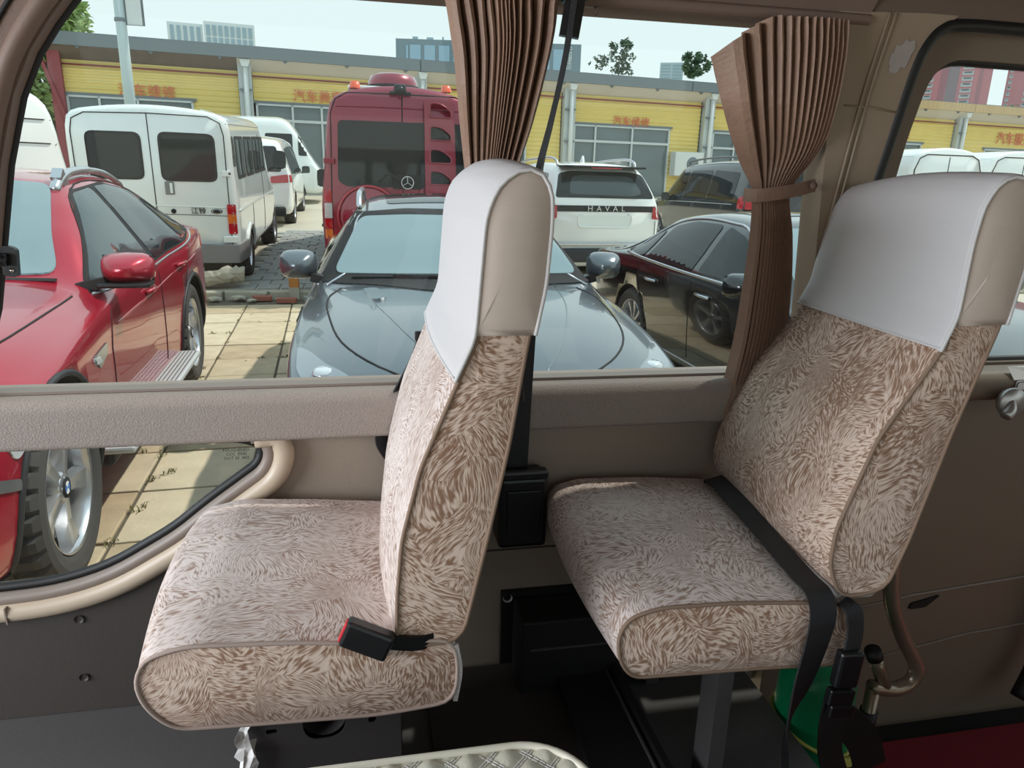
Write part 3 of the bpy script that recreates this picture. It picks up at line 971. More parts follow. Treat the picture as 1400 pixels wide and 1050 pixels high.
c2 = empty('window_curtain', (0.80, 1.325, 1.88))
tag(c2, 'brown pleated curtain fanned out above and tied back beside the pillar', 'curtain')
def dist2(t, v):  # wide flat folds on the left, crowded on the right
    g = 0.25+0.75*t
    wide = t**0.57
    return wide*(1-v*0.45)+t*(v*0.45)
o = curtain('curtain_cloth', [(1.822, 0.630, 1.893, 0.884, 1.0), (1.775, 0.650, 1.83, 0.888, 1.1), (1.70, 0.680, 1.74, 0.882, 1.0), (1.64, 0.708, 1.67, 0.864, 0.8), (1.592, 0.737, 1.600, 0.815, 0.55), (1.56, 0.742, 1.565, 0.812, 0.55), (1.50, 0.746, 1.505, 0.826, 0.7), (1.40, 0.744, 1.40, 0.838, 0.8), (1.28, 0.737, 1.27, 0.838, 0.9), (1.135, 0.716, 1.118, 0.800, 1.0)], 14, 0.036, yc, m_curtain, c2, dist2, top=0.40)
o.data.transform(Matrix.Translation((-0.80, -1.325, -1.88)))
# upper left edge of the fan droops along a slanted hem
o = ribbon([(0.760, 1.405, 1.578), (0.765, 1.363, 1.577), (0.805, 1.353, 1.583), (0.850, 1.362, 1.590), (0.900, 1.378, 1.600)], [(0, 0, 1)]*5, 0.026, 0.003, 'tieback', m_curtain, c2)
o.data.transform(Matrix.Translation((-0.80, -1.325, -1.88)))
o = MB().lathe([(0.0, -0.006), (0.007, -0.005), (0.009, 0.0), (0.0, 0.0)], 16, 'Y', (0.886, 1.362, 1.599)).build('tieback_button', m_apillar, c2)
o.data.transform(Matrix.Translation((-0.80, -1.325, -1.88)))
hk = MB(); hk.tube([Vector((0.409+0.0045*math.cos(a*PI/6), 1.352, 1.884+0.0045*math.sin(a*PI/6))) for a in range(12)], 0.0014, 6, True)
hk.box((0.409, 1.354, 1.894), (0.008, 0.006, 0.012)); hk.box((0.395, 1.354, 1.894), (0.030, 0.006, 0.006))
tag(hk.build('curtain_hook', m_trimg), 'small metal curtain eyelet under the header between the two curtains', 'hook')

# ---- seat belts
sb = empty('seat_belt', (0.30, 1.36, 1.01))
tag(sb, 'black seat belt running from the header down to its retractor box', 'seat belt')
i1 = Matrix.Translation((-0.30, -1.36, -1.01))
ribbon([(0.358, 1.318, 1.888), (0.347, 1.318, 1.80), (0.330, 1.330, 1.70), (0.312, 1.345, 1.60), (0.305, 1.36, 1.45), (0.302, 1.372, 1.30), (0.298, 1.375, 1.15), (0.294, 1.375, 1.00)], [(0.22, 1, 0), (0.22, 1, 0), (0.25, 1, 0), (0.4, 1, 0), (1, .8, 0), (1, 0.1, 0), (1, 0, 0), (1, 0, 0)], 0.044, 0.010, 'webbing', m_web, sb)
MB().bar((0.362, 1.316, 1.905), (0.352, 1.318, 1.835), 0.018, 0.034).box((0.360, 1.322, 1.898), (0.042, 0.03, 0.016), bev=0.004).build('upper_anchor', m_black, sb)
rt = MB(); rt.box((0.303, 1.372, 0.928), (0.104, 0.078, 0.160), bev=0.010); rt.build('retractor_box', m_black, sb)
MB().box((0.303, 1.345, 1.012), (0.100, 0.030, 0.018), bev=0.004).build('retractor_lip', m_black, sb)
MB().box((0.302, 1.330, 0.93), (0.070, 0.004, 0.10), bev=0.0015).build('retractor_cover', m_black, sb)
for c in sb.children: c.data.transform(i1)
sl = empty('seat_belt', (0.05, 1.395, 1.15))
tag(sl, 'loose black belt webbing peeking out left of the first backrest', 'seat belt')
i2 = Matrix.Translation((-0.05, -1.395, -1.15))
ribbon([(0.106, 1.388, 1.30), (0.088, 1.388, 1.25), (0.052, 1.390, 1.18), (0.024, 1.392, 1.12), (0.018, 1.390, 1.08), (0.040, 1.385, 1.04)], [(1, 0.5, 0.2)]*6, 0.028, 0.004, 'webbing', m_web, sl)
MB().box((0.096, 1.384, 1.298), (0.020, 0.012, 0.020), bev=0.003).build('belt_end', m_black, sl)
for c in sl.children: c.data.transform(i2)

lb = empty('lap_belt', (0.74, 1.1, 0.98))
tag(lb, 'black lap belt draped over the second seat cushion with buckle hanging at its side', 'seat belt')
i3 = Matrix.Translation((-0.74, -1.1, -0.98))
ribbon([(0.735, 1.352, 0.972), (0.715, 1.31, 0.993), (0.706, 1.24, 1.000), (0.695, 1.16, 1.001), (0.690, 1.08, 0.996), (0.688, 1.00, 0.988), (0.690, 0.94, 0.979), (0.694, 0.902, 0.972), (0.695, 0.884, 0.945), (0.690, 0.880, 0.90), (0.676, 0.880, 0.82), (0.662, 0.880, 0.75), (0.660, 0.878, 0.70), (0.668, 0.876, 0.64)],
       [(.95, .3, 0.05), (.95, .3, .05), (.9, .4, .05), (.85, .5, 0.03), (.9, .45, 0.0), (.95, .3, 0), (1, .1, 0), (1, 0, 0), (1, 0, 0), (1, 0.1, 0), (1, 0.3, 0), (.8, .8, 0), (.4, 1, 0), (.2, 1, 0)], [.046]*9+[.046, .044, .040, .036, .034], 0.0032, 'webbing', m_web, lb)
ribbon([(0.738, 0.90, 0.955), (0.748, 0.882, 0.945), (0.752, 0.876, 0.91), (0.748, 0.872, 0.88)], [(1, 0.1, 0)]*4, 0.030, 0.004, 'buckle_strap', m_web, lb)
bb = MB(); bb.box((0.742, 0.868, 0.850), (0.042, 0.020, 0.066), bev=0.005, M=Matrix.Rotation(R(4), 4, 'Y')); bko2 = bb.build('buckle', m_black, lb)
ad = MB(); ad.box((0.735, 0.865, 0.800), (0.046, 0.016, 0.030), bev=0.003, M=Matrix.Rotation(R(6), 4, 'Y')); ad.box((0.738, 0.860, 0.775), (0.046, 0.012, 0.024), bev=0.003, M=Matrix.Rotation(R(6), 4, 'Y')); ad.build('adjuster', m_black, lb)
ribbon([(0.737, 0.872, 0.79), (0.735, 0.872, 0.74), (0.742, 0.872, 0.68), (0.765, 0.870, 0.62)], [(1, 0, 0.0), (1, 0, 0), (1, 0.1, 0.2), (1, 0.2, 0.5)], 0.046, 0.004, 'tail_webbing', m_web, lb)
ribbon([(0.752, 0.890, 0.74), (0.780, 0.888, 0.72), (0.815, 0.886, 0.68), (0.84, 0.886, 0.62)], [(0.2, 0, 1), (0.5, 0, .9), (.8, 0, .6), (.9, 0, .3)], 0.060, 0.004, 'folded_webbing', m_web, lb)
for c in lb.children: c.data.transform(i3)

# ---- floor clutter
hb = empty('heater_box', (0.47, 1.35, FL))
tag(hb, 'black metal box low against the wall under the second seat', 'heater')
MB().box((0.0, 0.0, 0.095), (0.34, 0.10, 0.185), bev=0.006).build('casing', m_blackmat, hb)
MB().box((0.0, -0.052, 0.12), (0.30, 0.004, 0.004)).build('seam', m_steel, hb)
dk = empty('floor_channel', (0.445, 1.08, FL))
tag(dk, 'long black metal channel on the floor between the two seats', 'floor channel')
MB().prism([(-0.075, -0.5), (0.075, -0.5), (0.062, 0.24), (-0.060, 0.24)], 0.0, 0.045, 'Z').build('lid', m_blackmat, dk)
MB().bar((0.080, -0.5, 0.032), (0.066, 0.26, 0.032), 0.014, 0.064).build('raised_edge', m_blackmat, dk)
MB().bar((0.060, -0.5, 0.048), (0.050, 0.22, 0.048), 0.004, 0.006).build('rib', m_steel, dk)

ct = empty('green_canister', (0.932, 1.17, 0.141))
tag(ct, 'green plastic canister with a yellow strap standing behind the seat leg', 'canister')
MB().lathe([(0.0, 0.004), (0.082, 0.0), (0.088, 0.02), (0.086, 0.20), (0.078, 0.44), (0.070, 0.47), (0.03, 0.49), (0.0, 0.49)], 36).build('body', mat('green_plastic', srgb(8, 128, 82), 0.35, var=0.06, vscale=6), ct)
MB().tube([Vector((0.0845*math.cos(a*PI/18), 0.0845*math.sin(a*PI/18), 0.315-0.35*0.0845*math.cos(a*PI/18+0.5))) for a in range(36)], 0.0045, 6, True).build('strap', mat('yellow_strap', srgb(205, 200, 100), 0.5), ct)
MB().box((0.03, -0.090, 0.288), (0.026, 0.012, 0.022), bev=0.004).build('strap_knot', MATS['yellow_strap'], ct)

hr = empty('grab_rail', (1.07, 1.15, 0.16))
tag(hr, 'bent bronze grab rail behind the second seat by the door step', 'grab rail')
i4 = Matrix.Translation((-1.07, -1.15, -0.16))
MB().tube(smooth_path([(1.035, 1.16, 1.05), (1.040, 1.155, 0.95), (1.046, 1.15, 0.86), (1.062, 1.15, 0.765), (1.105, 1.15, 0.675), (1.150, 1.15, 0.605), (1.160, 1.15, 0.575), (1.148, 1.15, 0.548), (1.115, 1.15, 0.537), (1.085, 1.15, 0.542), (1.052, 1.15, 0.550)], 6), 0.0165, 14).build('rail', m_bronze, hr)
MB().tube([(1.085, 1.15, 0.55), (1.06, 1.15, 0.60), (1.045, 1.15, 0.63)], 0.0150, 12).build('branch', m_bronze, hr)
MB().tube([(1.048, 1.15, 0.624), (1.038, 1.15, 0.645)], 0.0175, 12).build('rubber_sleeve', m_rubber, hr)
MB().tube([(1.058, 1.15, 0.545), (1.058, 1.15, 0.19)], 0.0150, 12).build('post', m_bronze, hr)
MB().tube([(1.058, 1.15, 0.49), (1.058, 1.15, 0.44)], 0.0190, 12).build('post_sleeve', m_rubber, hr)
MB().lathe([(0.0, 0.03), (0.016, 0.03), (0.032, 0.004), (0.032, 0.0), (0.0, 0.0)], 20, 'Z', (1.058, 1.15, 0.158)).build('foot_flange', m_bronze, hr)
for c in hr.children: c.data.transform(i4)

ds = MB()
ds.tube(smooth_path([(1.80, 1.39, 0.64), (1.79, 1.39, 0.45), (1.77, 1.38, 0.34), (1.72, 1.36, 0.26)], 5), 0.022, 10)
tag(ds.build('door_cable', m_rubber), 'thick black cable sleeve hanging at the right edge beside the door', 'cable')

lt = empty('window_latch', (-0.607, 1.395, 1.44))
tag(lt, 'black plastic window latch on the glass at the left edge', 'latch')
MB().prism(rounded([(-0.010, -0.026), (0.012, -0.028), (0.016, 0.02), (0.004, 0.026), (-0.012, 0.024)], 0.006), -0.004, 0.008, 'Y').build('base_plate', m_black, lt)
MB().tube([(-0.012, -0.010, 0.004), (0.002, -0.012, 0.002)], 0.011, 10).build('catch', m_black, lt)
MB().box((-0.03, -0.008, 0.006), (0.04, 0.010, 0.012), bev=0.002).build('lever', m_steel, lt)
MB().lathe([(0, -0.007), (0.004, -0.006), (0.004, 0)], 10, 'Y', (0.004, 0, -0.016)).build('screw', m_chrome, lt)

# crumpled white scrap by the seat base
rg = random.Random(5)
vs = []
fs = []
for i in range(5):
    for j in range(7):
        vs.append((-0.214+0.007*i+rg.uniform(-.004, .004), 0.946+rg.uniform(-.012, .003), 0.725+0.014*j+rg.uniform(-.004, .004)))
for i in range(4):
    for j in range(6):
        if (i, j) in ((0, 5), (3, 5), (3, 4)): continue
        fs.append([i*7+j, i*7+j+1, (i+1)*7+j+1, (i+1)*7+j])
sc_ = mesh('torn_plastic_scrap', vs, fs, m_paper)
tag(sc_, 'torn white plastic scrap stuck to the front of the seat base box', 'scrap')
# ================================================================== VEHICLE KIT
from mathutils.interpolate import poly_3d_calc
def pchip(xs, ys, x):
    n = len(xs)
    if x <= xs[0]: return ys[0]
    if x >= xs[-1]: return ys[-1]
    i = 0
    while xs[i+1] < x: i += 1
    h = [xs[k+1]-xs[k] for k in range(n-1)]
    d = [(ys[k+1]-ys[k])/h[k] for k in range(n-1)]
    def m(k):
        if k == 0: return d[0]
        if k == n-1: return d[-1]
        if d[k-1]*d[k] <= 0: return 0.0
        w1, w2 = 2*h[k]+h[k-1], h[k]+2*h[k-1]
        return (w1+w2)/(w1/d[k-1]+w2/d[k])
    t = (x-xs[i])/h[i]
    return ((1+2*t)*(1-t)**2*ys[i] + t*(1-t)**2*h[i]*m(i) + t*t*(3-2*t)*ys[i+1] + t*t*(t-1)*h[i]*m(i+1))

def SEC(x, zb, wb, zs, ws, zw, ww, zc, wc, zt, crown=0.75):
    """half section: floor, sill, flank, shoulder, roof or bonnet edge, crown"""
    return (x, [(0, zb), (wb*0.6, zb), (wb, zb+0.01), (ws, zs), (ww, zw), (ww-0.35*(ww-wc), zw+0.42*(zc-zw)), (wc, zc), (wc*0.62, zc+(zt-zc)*crown), (0, zt)])

def loft(secs, nx=70, per=4):
    secs = sorted(secs, key=lambda s: s[0])
    xs = [s[0] for s in secs]
    K = len(secs[0][1])
    st = sorted(set([xs[0]+(xs[-1]-xs[0])*i/nx for i in range(nx+1)] + xs))
    rows = []
    for x in st:
        pts = [Vector((pchip(xs, [s[1][k][0] for s in secs], x), pchip(xs, [s[1][k][1] for s in secs], x), 0)) for k in range(K)]
        half = []
        for i in range(K-1):
            p1, p2 = pts[i], pts[i+1]
            p0 = pts[i-1] if i > 0 else Vector((-pts[1].x, pts[1].y, 0))
            p3 = pts[i+2] if i < K-2 else Vector((-pts[K-2].x, pts[K-2].y, 0))
            for k in range(per):
                t = k/per
                m1, m2 = (p2-p0)*0.42, (p3-p1)*0.42
                L = (p2-p1).length
                if m1.length > L: m1 = m1.normalized()*L
                if m2.length > L: m2 = m2.normalized()*L
                half.append(p1*(2*t**3-3*t*t+1)+m1*(t**3-2*t*t+t)+p2*(-2*t**3+3*t*t)+m2*(t**3-t*t))
        half.append(pts[-1])
        ring = [(x, p.x, p.y) for p in half] + [(x, -p.x, p.y) for p in half[-2:0:-1]]
        rows.append(ring)
    n = len(rows[0])
    vs = [v for r in rows for v in r]
    fs = []
    for i in range(len(rows)-1):
        for k in range(n):
            k2 = (k+1) % n
            fs.append([i*n+k, i*n+k2, (i+1)*n+k2, (i+1)*n+k])
    for i in (0, len(rows)-1):
        c = len(vs)
        x = rows[i][0][0]
        zc = sum(v[2] for v in rows[i])/n
        vs.append((x, 0, zc))
        for k in range(n):
            f = [i*n+k, i*n+(k+1) % n, c]
            fs.append(f if i else f[::-1])
    return vs, fs

class Car:
    def __init__(s, name, label, secs, paint, pos, fwd, m_under, group=None, pitch=0.0, nx=70, scale=(1, 1, 1)):
        s.root = empty(name, pos)
        s.root.scale = scale
        a = math.atan2(fwd[1], fwd[0])
        s.root.rotation_euler = Matrix.Rotation(a, 4, 'Z').to_3x3().to_4x4().to_euler() if not pitch else (Matrix.Rotation(a, 4, 'Z') @ Matrix.Rotation(-pitch, 4, 'Y')).to_euler()
        tag(s.root, label, 'van' if 'van' in name else ('bus' if 'bus' in name else 'car'), group)
        vs, fs = loft(secs, nx)
        s.vs, s.fs = vs, fs
        s.bvh = BVHTree.FromPolygons(vs, fs)
        V = [Vector(v) for v in vs]
        s.V = V
        s.vn = [Vector((0, 0, 0)) for _ in vs]
        for f in fs:
            n = (V[f[2]]-V[f[0]]).cross(V[f[-1]]-V[f[1]] if len(f) > 3 else V[f[1]]-V[f[0]])
            if len(f) == 3: n = -n
            for i in f: s.vn[i] = s.vn[i]+n
        s.paint, s.m_under = paint, m_under
        s.body = None
    def make_body(s, wheels=(), r=0.38, depth=0.30, half=1.2):
        """wheels: list of (x, z); arches are cut out of both flanks"""
        me = bpy.data.meshes.new('body')
        me.from_pydata(s.vs, [], s.fs)
        me.materials.append(s.paint); me.materials.append(s.m_under)
        me.polygons.foreach_set('use_smooth', [True]*len(me.polygons))
        o = link_mesh('body', me, None)
        bm = bmesh.new(); bm.from_mesh(me); bmesh.ops.recalc_face_normals(bm, faces=bm.faces); bm.to_mesh(me); bm.free()
        if wheels:
            cu = MB()
            for (x, z) in wheels:
                for sg in (-1, 1):
                    y = sg*(half-depth/2)
                    cu.lathe([(0.0, -depth/2), (r, -depth/2), (r, depth/2), (0.0, depth/2)], 40, 'Y', (x, y, z), 0, True)
            me2 = bpy.data.meshes.new('cut')
            co = cu.build('cut', [s.m_under, s.m_under])
            for p in co.data.polygons: p.material_index = 1
            bmx = bmesh.new(); bmx.from_mesh(co.data); bmesh.ops.remove_doubles(bmx, verts=bmx.verts, dist=1e-5); bmesh.ops.recalc_face_normals(bmx, faces=bmx.faces); bmx.to_mesh(co.data); bmx.free()
            md = o.modifiers.new('b', 'BOOLEAN'); md.operation = 'DIFFERENCE'; md.object = co; md.solver = 'EXACT'
            dg = bpy.context.evaluated_depsgraph_get(); dg.update()
            m3 = bpy.data.meshes.new_from_object(o.evaluated_get(dg))
            o.modifiers.clear()
            if len(m3.polygons) > len(me.polygons)*0.5:
                o.data = m3; m3.name = 'body'
            bpy.data.objects.remove(co)
        o.parent = s.root
        s.body = o
        return o
    def cast(s, axis, u, v, off=0.0):
        if axis == 'L': org, d = Vector((u, 4, v)), Vector((0, -1, 0))
        elif axis == 'R': org, d = Vector((u, -4, v)), Vector((0, 1, 0))
        elif axis == 'F': org, d = Vector((12, u, v)), Vector((-1, 0, 0))
        elif axis == 'B': org, d = Vector((-12, u, v)), Vector((1, 0, 0))
        else: org, d = Vector((u, v, 6)), Vector((0, 0, -1))
        h = s.bvh.ray_cast(org, d)
        if h[0] is None:
            g = {'L': Vector((u, 0.7, v)), 'R': Vector((u, -0.7, v)), 'F': Vector((0.5, u, v)), 'B': Vector((-0.5, u, v)), 'T': Vector((u, v, 1.2))}[axis]
            h = s.bvh.find_nearest(g)
        p, n = h[0], h[1]
        if n.dot(d) > 0: n = -n
        f = s.fs[h[2]]
        if len(f) > 3:                      # smooth normal of the body at the hit
            w = poly_3d_calc([s.V[i] for i in f], p)
            m = Vector((0, 0, 0))
            for k, i in zip(w, f): m += s.vn[i].normalized()*k
            if m.length > 1e-6:
                m.normalize()
                n = m if m.dot(n) > 0 else -m
        return p+n*off, n
    def patch(s, name, axis, poly, m, off=0.006, skirt=0.014, rnd=0.0, parent=None, res=0.09, smooth=True, label=None):
        """a piece that follows the body: 2-D outline in side, front, rear or top view laid on the surface, with its own thickness"""
        if rnd: poly = rounded(poly, rnd, 4)
        bm = bmesh.new()
        vv = [bm.verts.new((p[0], p[1], 0)) for p in poly]
        for i in range(len(vv)):
            bm.edges.new((vv[i], vv[(i+1) % len(vv)]))
        bmesh.ops.triangle_fill(bm, use_beauty=True, edges=bm.edges[:], normal=(0, 0, 1))
        for _ in range(5):
            lg = [e for e in bm.edges if e.calc_length() > res]
            if not lg: break
            bmesh.ops.subdivide_edges(bm, edges=lg, cuts=1, use_grid_fill=False)
            bmesh.ops.triangulate(bm, faces=[f for f in bm.faces if len(f.verts) > 4])
        bmesh.ops.triangulate(bm, faces=bm.faces)
        bm.verts.index_update()
        P = [s.cast(axis, v.co.x, v.co.y, off) for v in bm.verts]
        vs = [p for p, n in P]
        fs = [[v.index for v in f.verts] for f in bm.faces]
        be = [(e.verts[0].index, e.verts[1].index) for e in bm.edges if e.is_boundary]
        bm.free()
        base = len(vs)
        bidx = {}
        for a, b in be:
            for i in (a, b):
                if i not in bidx:
                    bidx[i] = len(vs); vs.append(P[i][0]-P[i][1]*skirt)
        nf = len(fs)
        for a, b in be: fs.append([a, b, bidx[b], bidx[a]])
        o = mesh(name, vs, fs, m, parent or s.root, False)
        bm = bmesh.new(); bm.from_mesh(o.data); bmesh.ops.recalc_face_normals(bm, faces=bm.faces)
        bm.faces.ensure_lookup_table()
        for f in bm.faces: f.smooth = smooth and f.index < nf
        bm.to_mesh(o.data); bm.free()
        # make sure the visible side faces out
        p0 = o.data.polygons[0]
        if p0.normal.dot(P[o.data.polygons[0].vertices[0]][1]) < 0:
            o.data.flip_normals()
        if smooth:
            nn = [tuple(n) for p, n in P]
            inv = {v: k for k, v in bidx.items()}
            nn += [nn[inv[i]] for i in range(base, len(vs))]
            o.data.normals_split_custom_set_from_vertices(nn)
        if label: o['label'] = label
        return o
    def line(s, name, axis, pts, r, m, parent=None, closed=False, off=0.0, res=0.06, curve=True):
        P = []
        q = [Vector((p[0], p[1], 0)) for p in pts]
        if curve: q = smooth_path(q, 4, closed)
        N = len(q)
        for i in range(N if closed else N-1):
            a, b = q[i], q[(i+1) % N]
            k = max(1, int((b-a).length/res))
            for j in range(k): P.append(a.lerp(b, j/k))
        if not closed: P.append(q[-1])
        return MB().tube([s.cast(axis, p.x, p.y, off)[0] for p in P], r, 6, closed).build(name, m, parent or s.root)

m_tyre = mat('tyre_rubber', srgb(70, 68, 67), 0.8, var=0.15, vscale=20)
m_tyred = mat('tyre_rubber_dark', srgb(34, 33, 34), 0.85)
m_alloy = mat('silver_alloy', srgb(205, 206, 210), 0.28, 0.85)
m_alloyd = mat('dark_alloy', srgb(120, 122, 126), 0.4, 0.7)  # darker grey alloy for hub caps and roof rails
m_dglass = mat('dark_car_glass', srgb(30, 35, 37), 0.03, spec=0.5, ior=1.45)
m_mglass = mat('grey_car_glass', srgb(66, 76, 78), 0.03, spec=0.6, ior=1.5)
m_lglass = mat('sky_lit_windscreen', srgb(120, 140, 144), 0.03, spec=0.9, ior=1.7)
m_seam = mat('panel_gap', srgb(28, 28, 30), 0.8)
m_under = mat('dark_underbody', srgb(22, 22, 23), 0.8)
m_clad = mat('grey_black_cladding', srgb(44, 45, 48), 0.55, bump=0.1, bscale=200)
m_lampred = mat('red_lamp_plastic', srgb(176, 18, 34), 0.12, coat=0.5)
m_lampora = mat('orange_lamp_plastic', srgb(214, 110, 46), 0.15, coat=0.4)
m_lampclr = mat('clear_lamp_plastic', srgb(214, 218, 222), 0.08, 0.3, coat=0.6)
m_silver = mat('satin_silver_trim', srgb(196, 198, 202), 0.25, 0.85)
m_blue = mat('roundel_blue', srgb(36, 110, 190), 0.3)
m_whitep = mat('white_enamel', srgb(236, 238, 238), 0.25)

_wheel_cache = {}
def wheel(root, pos, side, Rt, rim, w, style, roundel=False, key=None):
    """one road wheel: tyre > rim > hub cap; side +1 = the car's left"""
    k = key or (Rt, rim, w, style, roundel)
    if k not in _wheel_cache:
        t = MB()
        prof = [(rim*0.97, -w/2+.02), (rim+.004, -w/2+.004), (rim+.02, -w/2-.004), ((rim+Rt)/2, -w/2-.012), (Rt-.03, -w/2-.004), (Rt-.008, -w/2+.016), (Rt, -w/2+.04), (Rt, -w*.12), (Rt-.008, -w*.115), (Rt-.008, -w*.085), (Rt, -w*.08), (Rt, w*.08), (Rt-.008, w*.085), (Rt-.008, w*.115), (Rt, w*.12), (Rt, w/2-.04), (Rt-.008, w/2-.016), (Rt-.03, w/2+.004), ((rim+Rt)/2, w/2+.012), (rim+.02, w/2+.004), (rim+.004, w/2-.004), (rim*0.97, w/2-.02)]
        def tread(i, kk, r):
            if i in (5, 6, 15, 16) and kk % 4 == 0: return r-0.020
            if i in (7, 14) and kk % 4 == 0: return r-0.014
            return r
        t.lathe(prof, 120, 'Y', fn=tread, smooth=False)
        tm = t.build('tyre', m_tyre)
        rm = MB()
        rm.lathe([(rim*.97, w/2-.02), (rim*.985, w/2-.004), (rim*.955, w/2-.012), (rim*.93, w/2-.035), (rim*.90, 0.0), (rim*.90, -w/2+.02), (rim*.97, -w/2+.02)], 48, 'Y')
        rm.lathe([(rim*.90, -w*.25), (0.0, -w*.25)], 48, 'Y', mi=1)
        ns = {'five': 5, 'ten': 10, 'steel': 0, 'seven': 7}[style]
        z0 = w/2-.028
        if ns:
            hubr = rim*0.24
            rm.lathe([(0, z0+.004), (hubr*.7, z0+.004), (hubr, z0-.008), (hubr, z0-.05)], 30, 'Y')
            for q in range(ns):
                a = 2*PI*q/ns + 0.3
                ca, sa = math.cos(a), math.sin(a)
                wi, wo = (rim*.10, rim*.17) if ns == 5 else (rim*.07, rim*.085)
                pts = []
                for (rr, hw, y_, yb) in ((hubr*.6, wi, z0, z0-.05), (rim*.55, (wi*1.1+wo)*.46, z0-.006, z0-.05), (rim*.95, wo*1.25, z0+.004, z0-.04)):
                    for (sx_, yy) in ((-1, yb), (-.75, y_), (-.18, y_-.003), (.18, y_-.003), (.75, y_), (1, yb)):
                        u, v = rr, sx_*hw
                        pts.append((u*ca-v*sa, yy, u*sa+v*ca))
                ff = []
                for j in range(2):
                    for i in range(5):
                        ff.append([j*6+i, j*6+i+1, (j+1)*6+i+1, (j+1)*6+i])
                rm.add(pts, ff, 0, False)
                b_ = a+PI/ns if ns == 5 else a
                rm.lathe([(0, z0+.006), (.007, z0+.005), (.009, z0-.004)], 8, 'Y', (hubr*.62*math.cos(b_), 0, hubr*.62*math.sin(b_)))
        else:
            rm.lathe([(0, z0-.02), (rim*.3, z0-.015), (rim*.38, z0-.04), (rim*.6, z0-.05), (rim*.72, z0-.03), (rim*.94, z0-.05)], 40, 'Y')
            for q in range(8):
                a = 2*PI*q/8
                rm.lathe([(0, z0-.034), (rim*.07, z0-.036), (rim*.07, z0-.07)], 10, 'Y', (rim*.66*math.cos(a), 0, rim*.66*math.sin(a)), 1)
        ro = rm.build('rim', [m_alloy, m_seam if style != 'steel' else m_seam], tm)
        if roundel:
            cp = MB()
            r0 = 0.033
            cp.lathe([(0, z0+.008), (r0*1.25, z0+.008), (r0*1.32, z0-.004)], 32, 'Y', mi=0)
            for q in range(4):
                pts = [(0, z0+.0095, 0)] + [(r0*.78*math.cos(q*PI/2+a*PI/12), z0+.0095, r0*.78*math.sin(q*PI/2+a*PI/12)) for a in range(7)]
                cp.add(pts, [list(range(8))], 1 if q % 2 else 2)
            cp.build('hub_cap', [m_seam, m_whitep, m_blue], tm)
        else:
            MB().lathe([(0, z0+.010), (rim*.12, z0+.008), (rim*.15, z0-.004)], 24, 'Y').build('hub_cap', m_alloyd, tm)
        for c in tm.children: c.parent = None
        _wheel_cache[k] = (tm, ro, [c for c in COL.objects if c.name.startswith('hub_cap') and c.parent is None][-1])
        t_, kids = tm, [ro, _wheel_cache[k][2]]
    else:
        tm, ro, hc = _wheel_cache[k]
        t_ = tm.copy(); COL.objects.link(t_)
        kids = []
        for c in (ro, hc):
            d = c.copy(); COL.objects.link(d); kids.append(d)
    t_.name = 'wheel'
    t_.parent = root
    t_.location = pos
    t_.rotation_euler = (0, 0.35*len(root.children), 0 if side > 0 else PI)
    for c in kids: c.parent = t_
    return t_

def mirror(car, side, x, y, z, m_cap, w=0.24, h=0.17, d=0.14, m_foot=None, fl=False):
    """door mirror with housing, foot and glass"""
    sg = 1 if side == 'L' else -1
    b = MB()
    n, mm = 16, 8
    vs, fs = [], []
    for i in range(mm+1):
        t = i/mm
        sc_ = math.sin(PI*(0.06+0.47*t))**0.7 if t < 1 else 1.0
        for k in range(n):
            a = 2*PI*k/n
            c_, s_ = math.cos(a), math.sin(a)
            ux = (abs(c_)**0.6)*(1 if c_ > 0 else -1)*w/2*sc_
            uz = (abs(s_)**0.6)*(1 if s_ > 0 else -1)*h/2*sc_
            vs.append((d*(0.5-t), ux*sg, uz))
    for i in range(mm):
        for k in range(n):
            fs.append([i*n+k, i*n+(k+1) % n, (i+1)*n+(k+1) % n, (i+1)*n+k])
    fs.append(list(range(n))[::-1])
    b.add(vs, fs, 0, True)
    o = b.build('door_mirror', m_cap, car.root, Matrix.Translation((x, sg*y, z)))
    g = MB().box((x-d*0.5+.004, sg*y, z), (0.006, w*.92, h*.86), bev=0.002)
    g.build('mirror_glass', m_mglass, o)
    f = MB().bar((x+0.01, sg*(y-w*0.35), z-h*.38), (x+0.02, sg*(y-w*0.85), z-h*.55), 0.07, 0.05)
    f.build('mirror_foot', m_foot or m_black, o)
    if fl: MB().box((x+0.01, sg*y, z-h*.47), (d*.8, w*.96, 0.026), bev=0.010).build('mirror_base', m_black, o)
    return o
# ================================================================== GROUND
def gz(y): return 0.0 if y < 9.8 else 0.10+0.045*(y-9.9)
m_soil = mat('dirt_joint', srgb(96, 88, 74), 0.95, var=0.3, vscale=9)
m_slab = mat('tan_concrete_slab', srgb(200, 182, 152), 0.9, var=0.30, vscale=7, bump=0.5, bscale=45)
m_slab2 = mat('pale_concrete_slab', srgb(206, 190, 162), 0.9, var=0.26, vscale=6, bump=0.5, bscale=45)
m_slab3 = mat('stained_concrete_slab', srgb(184, 164, 134), 0.9, var=0.38, vscale=5, bump=0.5, bscale=45)
m_conc = mat('far_concrete', srgb(190, 182, 164), 0.9, var=0.15, vscale=1.2, bump=0.3, bscale=12)
m_stone = mat('grey_paving_stone', srgb(150, 150, 146), 0.9, var=0.2, vscale=8, bump=0.4, bscale=50)
m_redb = mat('red_brick', srgb(150, 88, 72), 0.9, var=0.2, vscale=12, bump=0.4, bscale=60)
m_curb = mat('weathered_curb', srgb(168, 162, 146), 0.9, var=0.2, vscale=9, bump=0.4, bscale=50)
gp = mesh('ground', [(-60, -30, -.014), (60, -30, -.014), (60, 9.85, -.014), (-60, 9.85, -.014)], [[0, 1, 2, 3]], m_soil)
tag(gp, kind='structure')
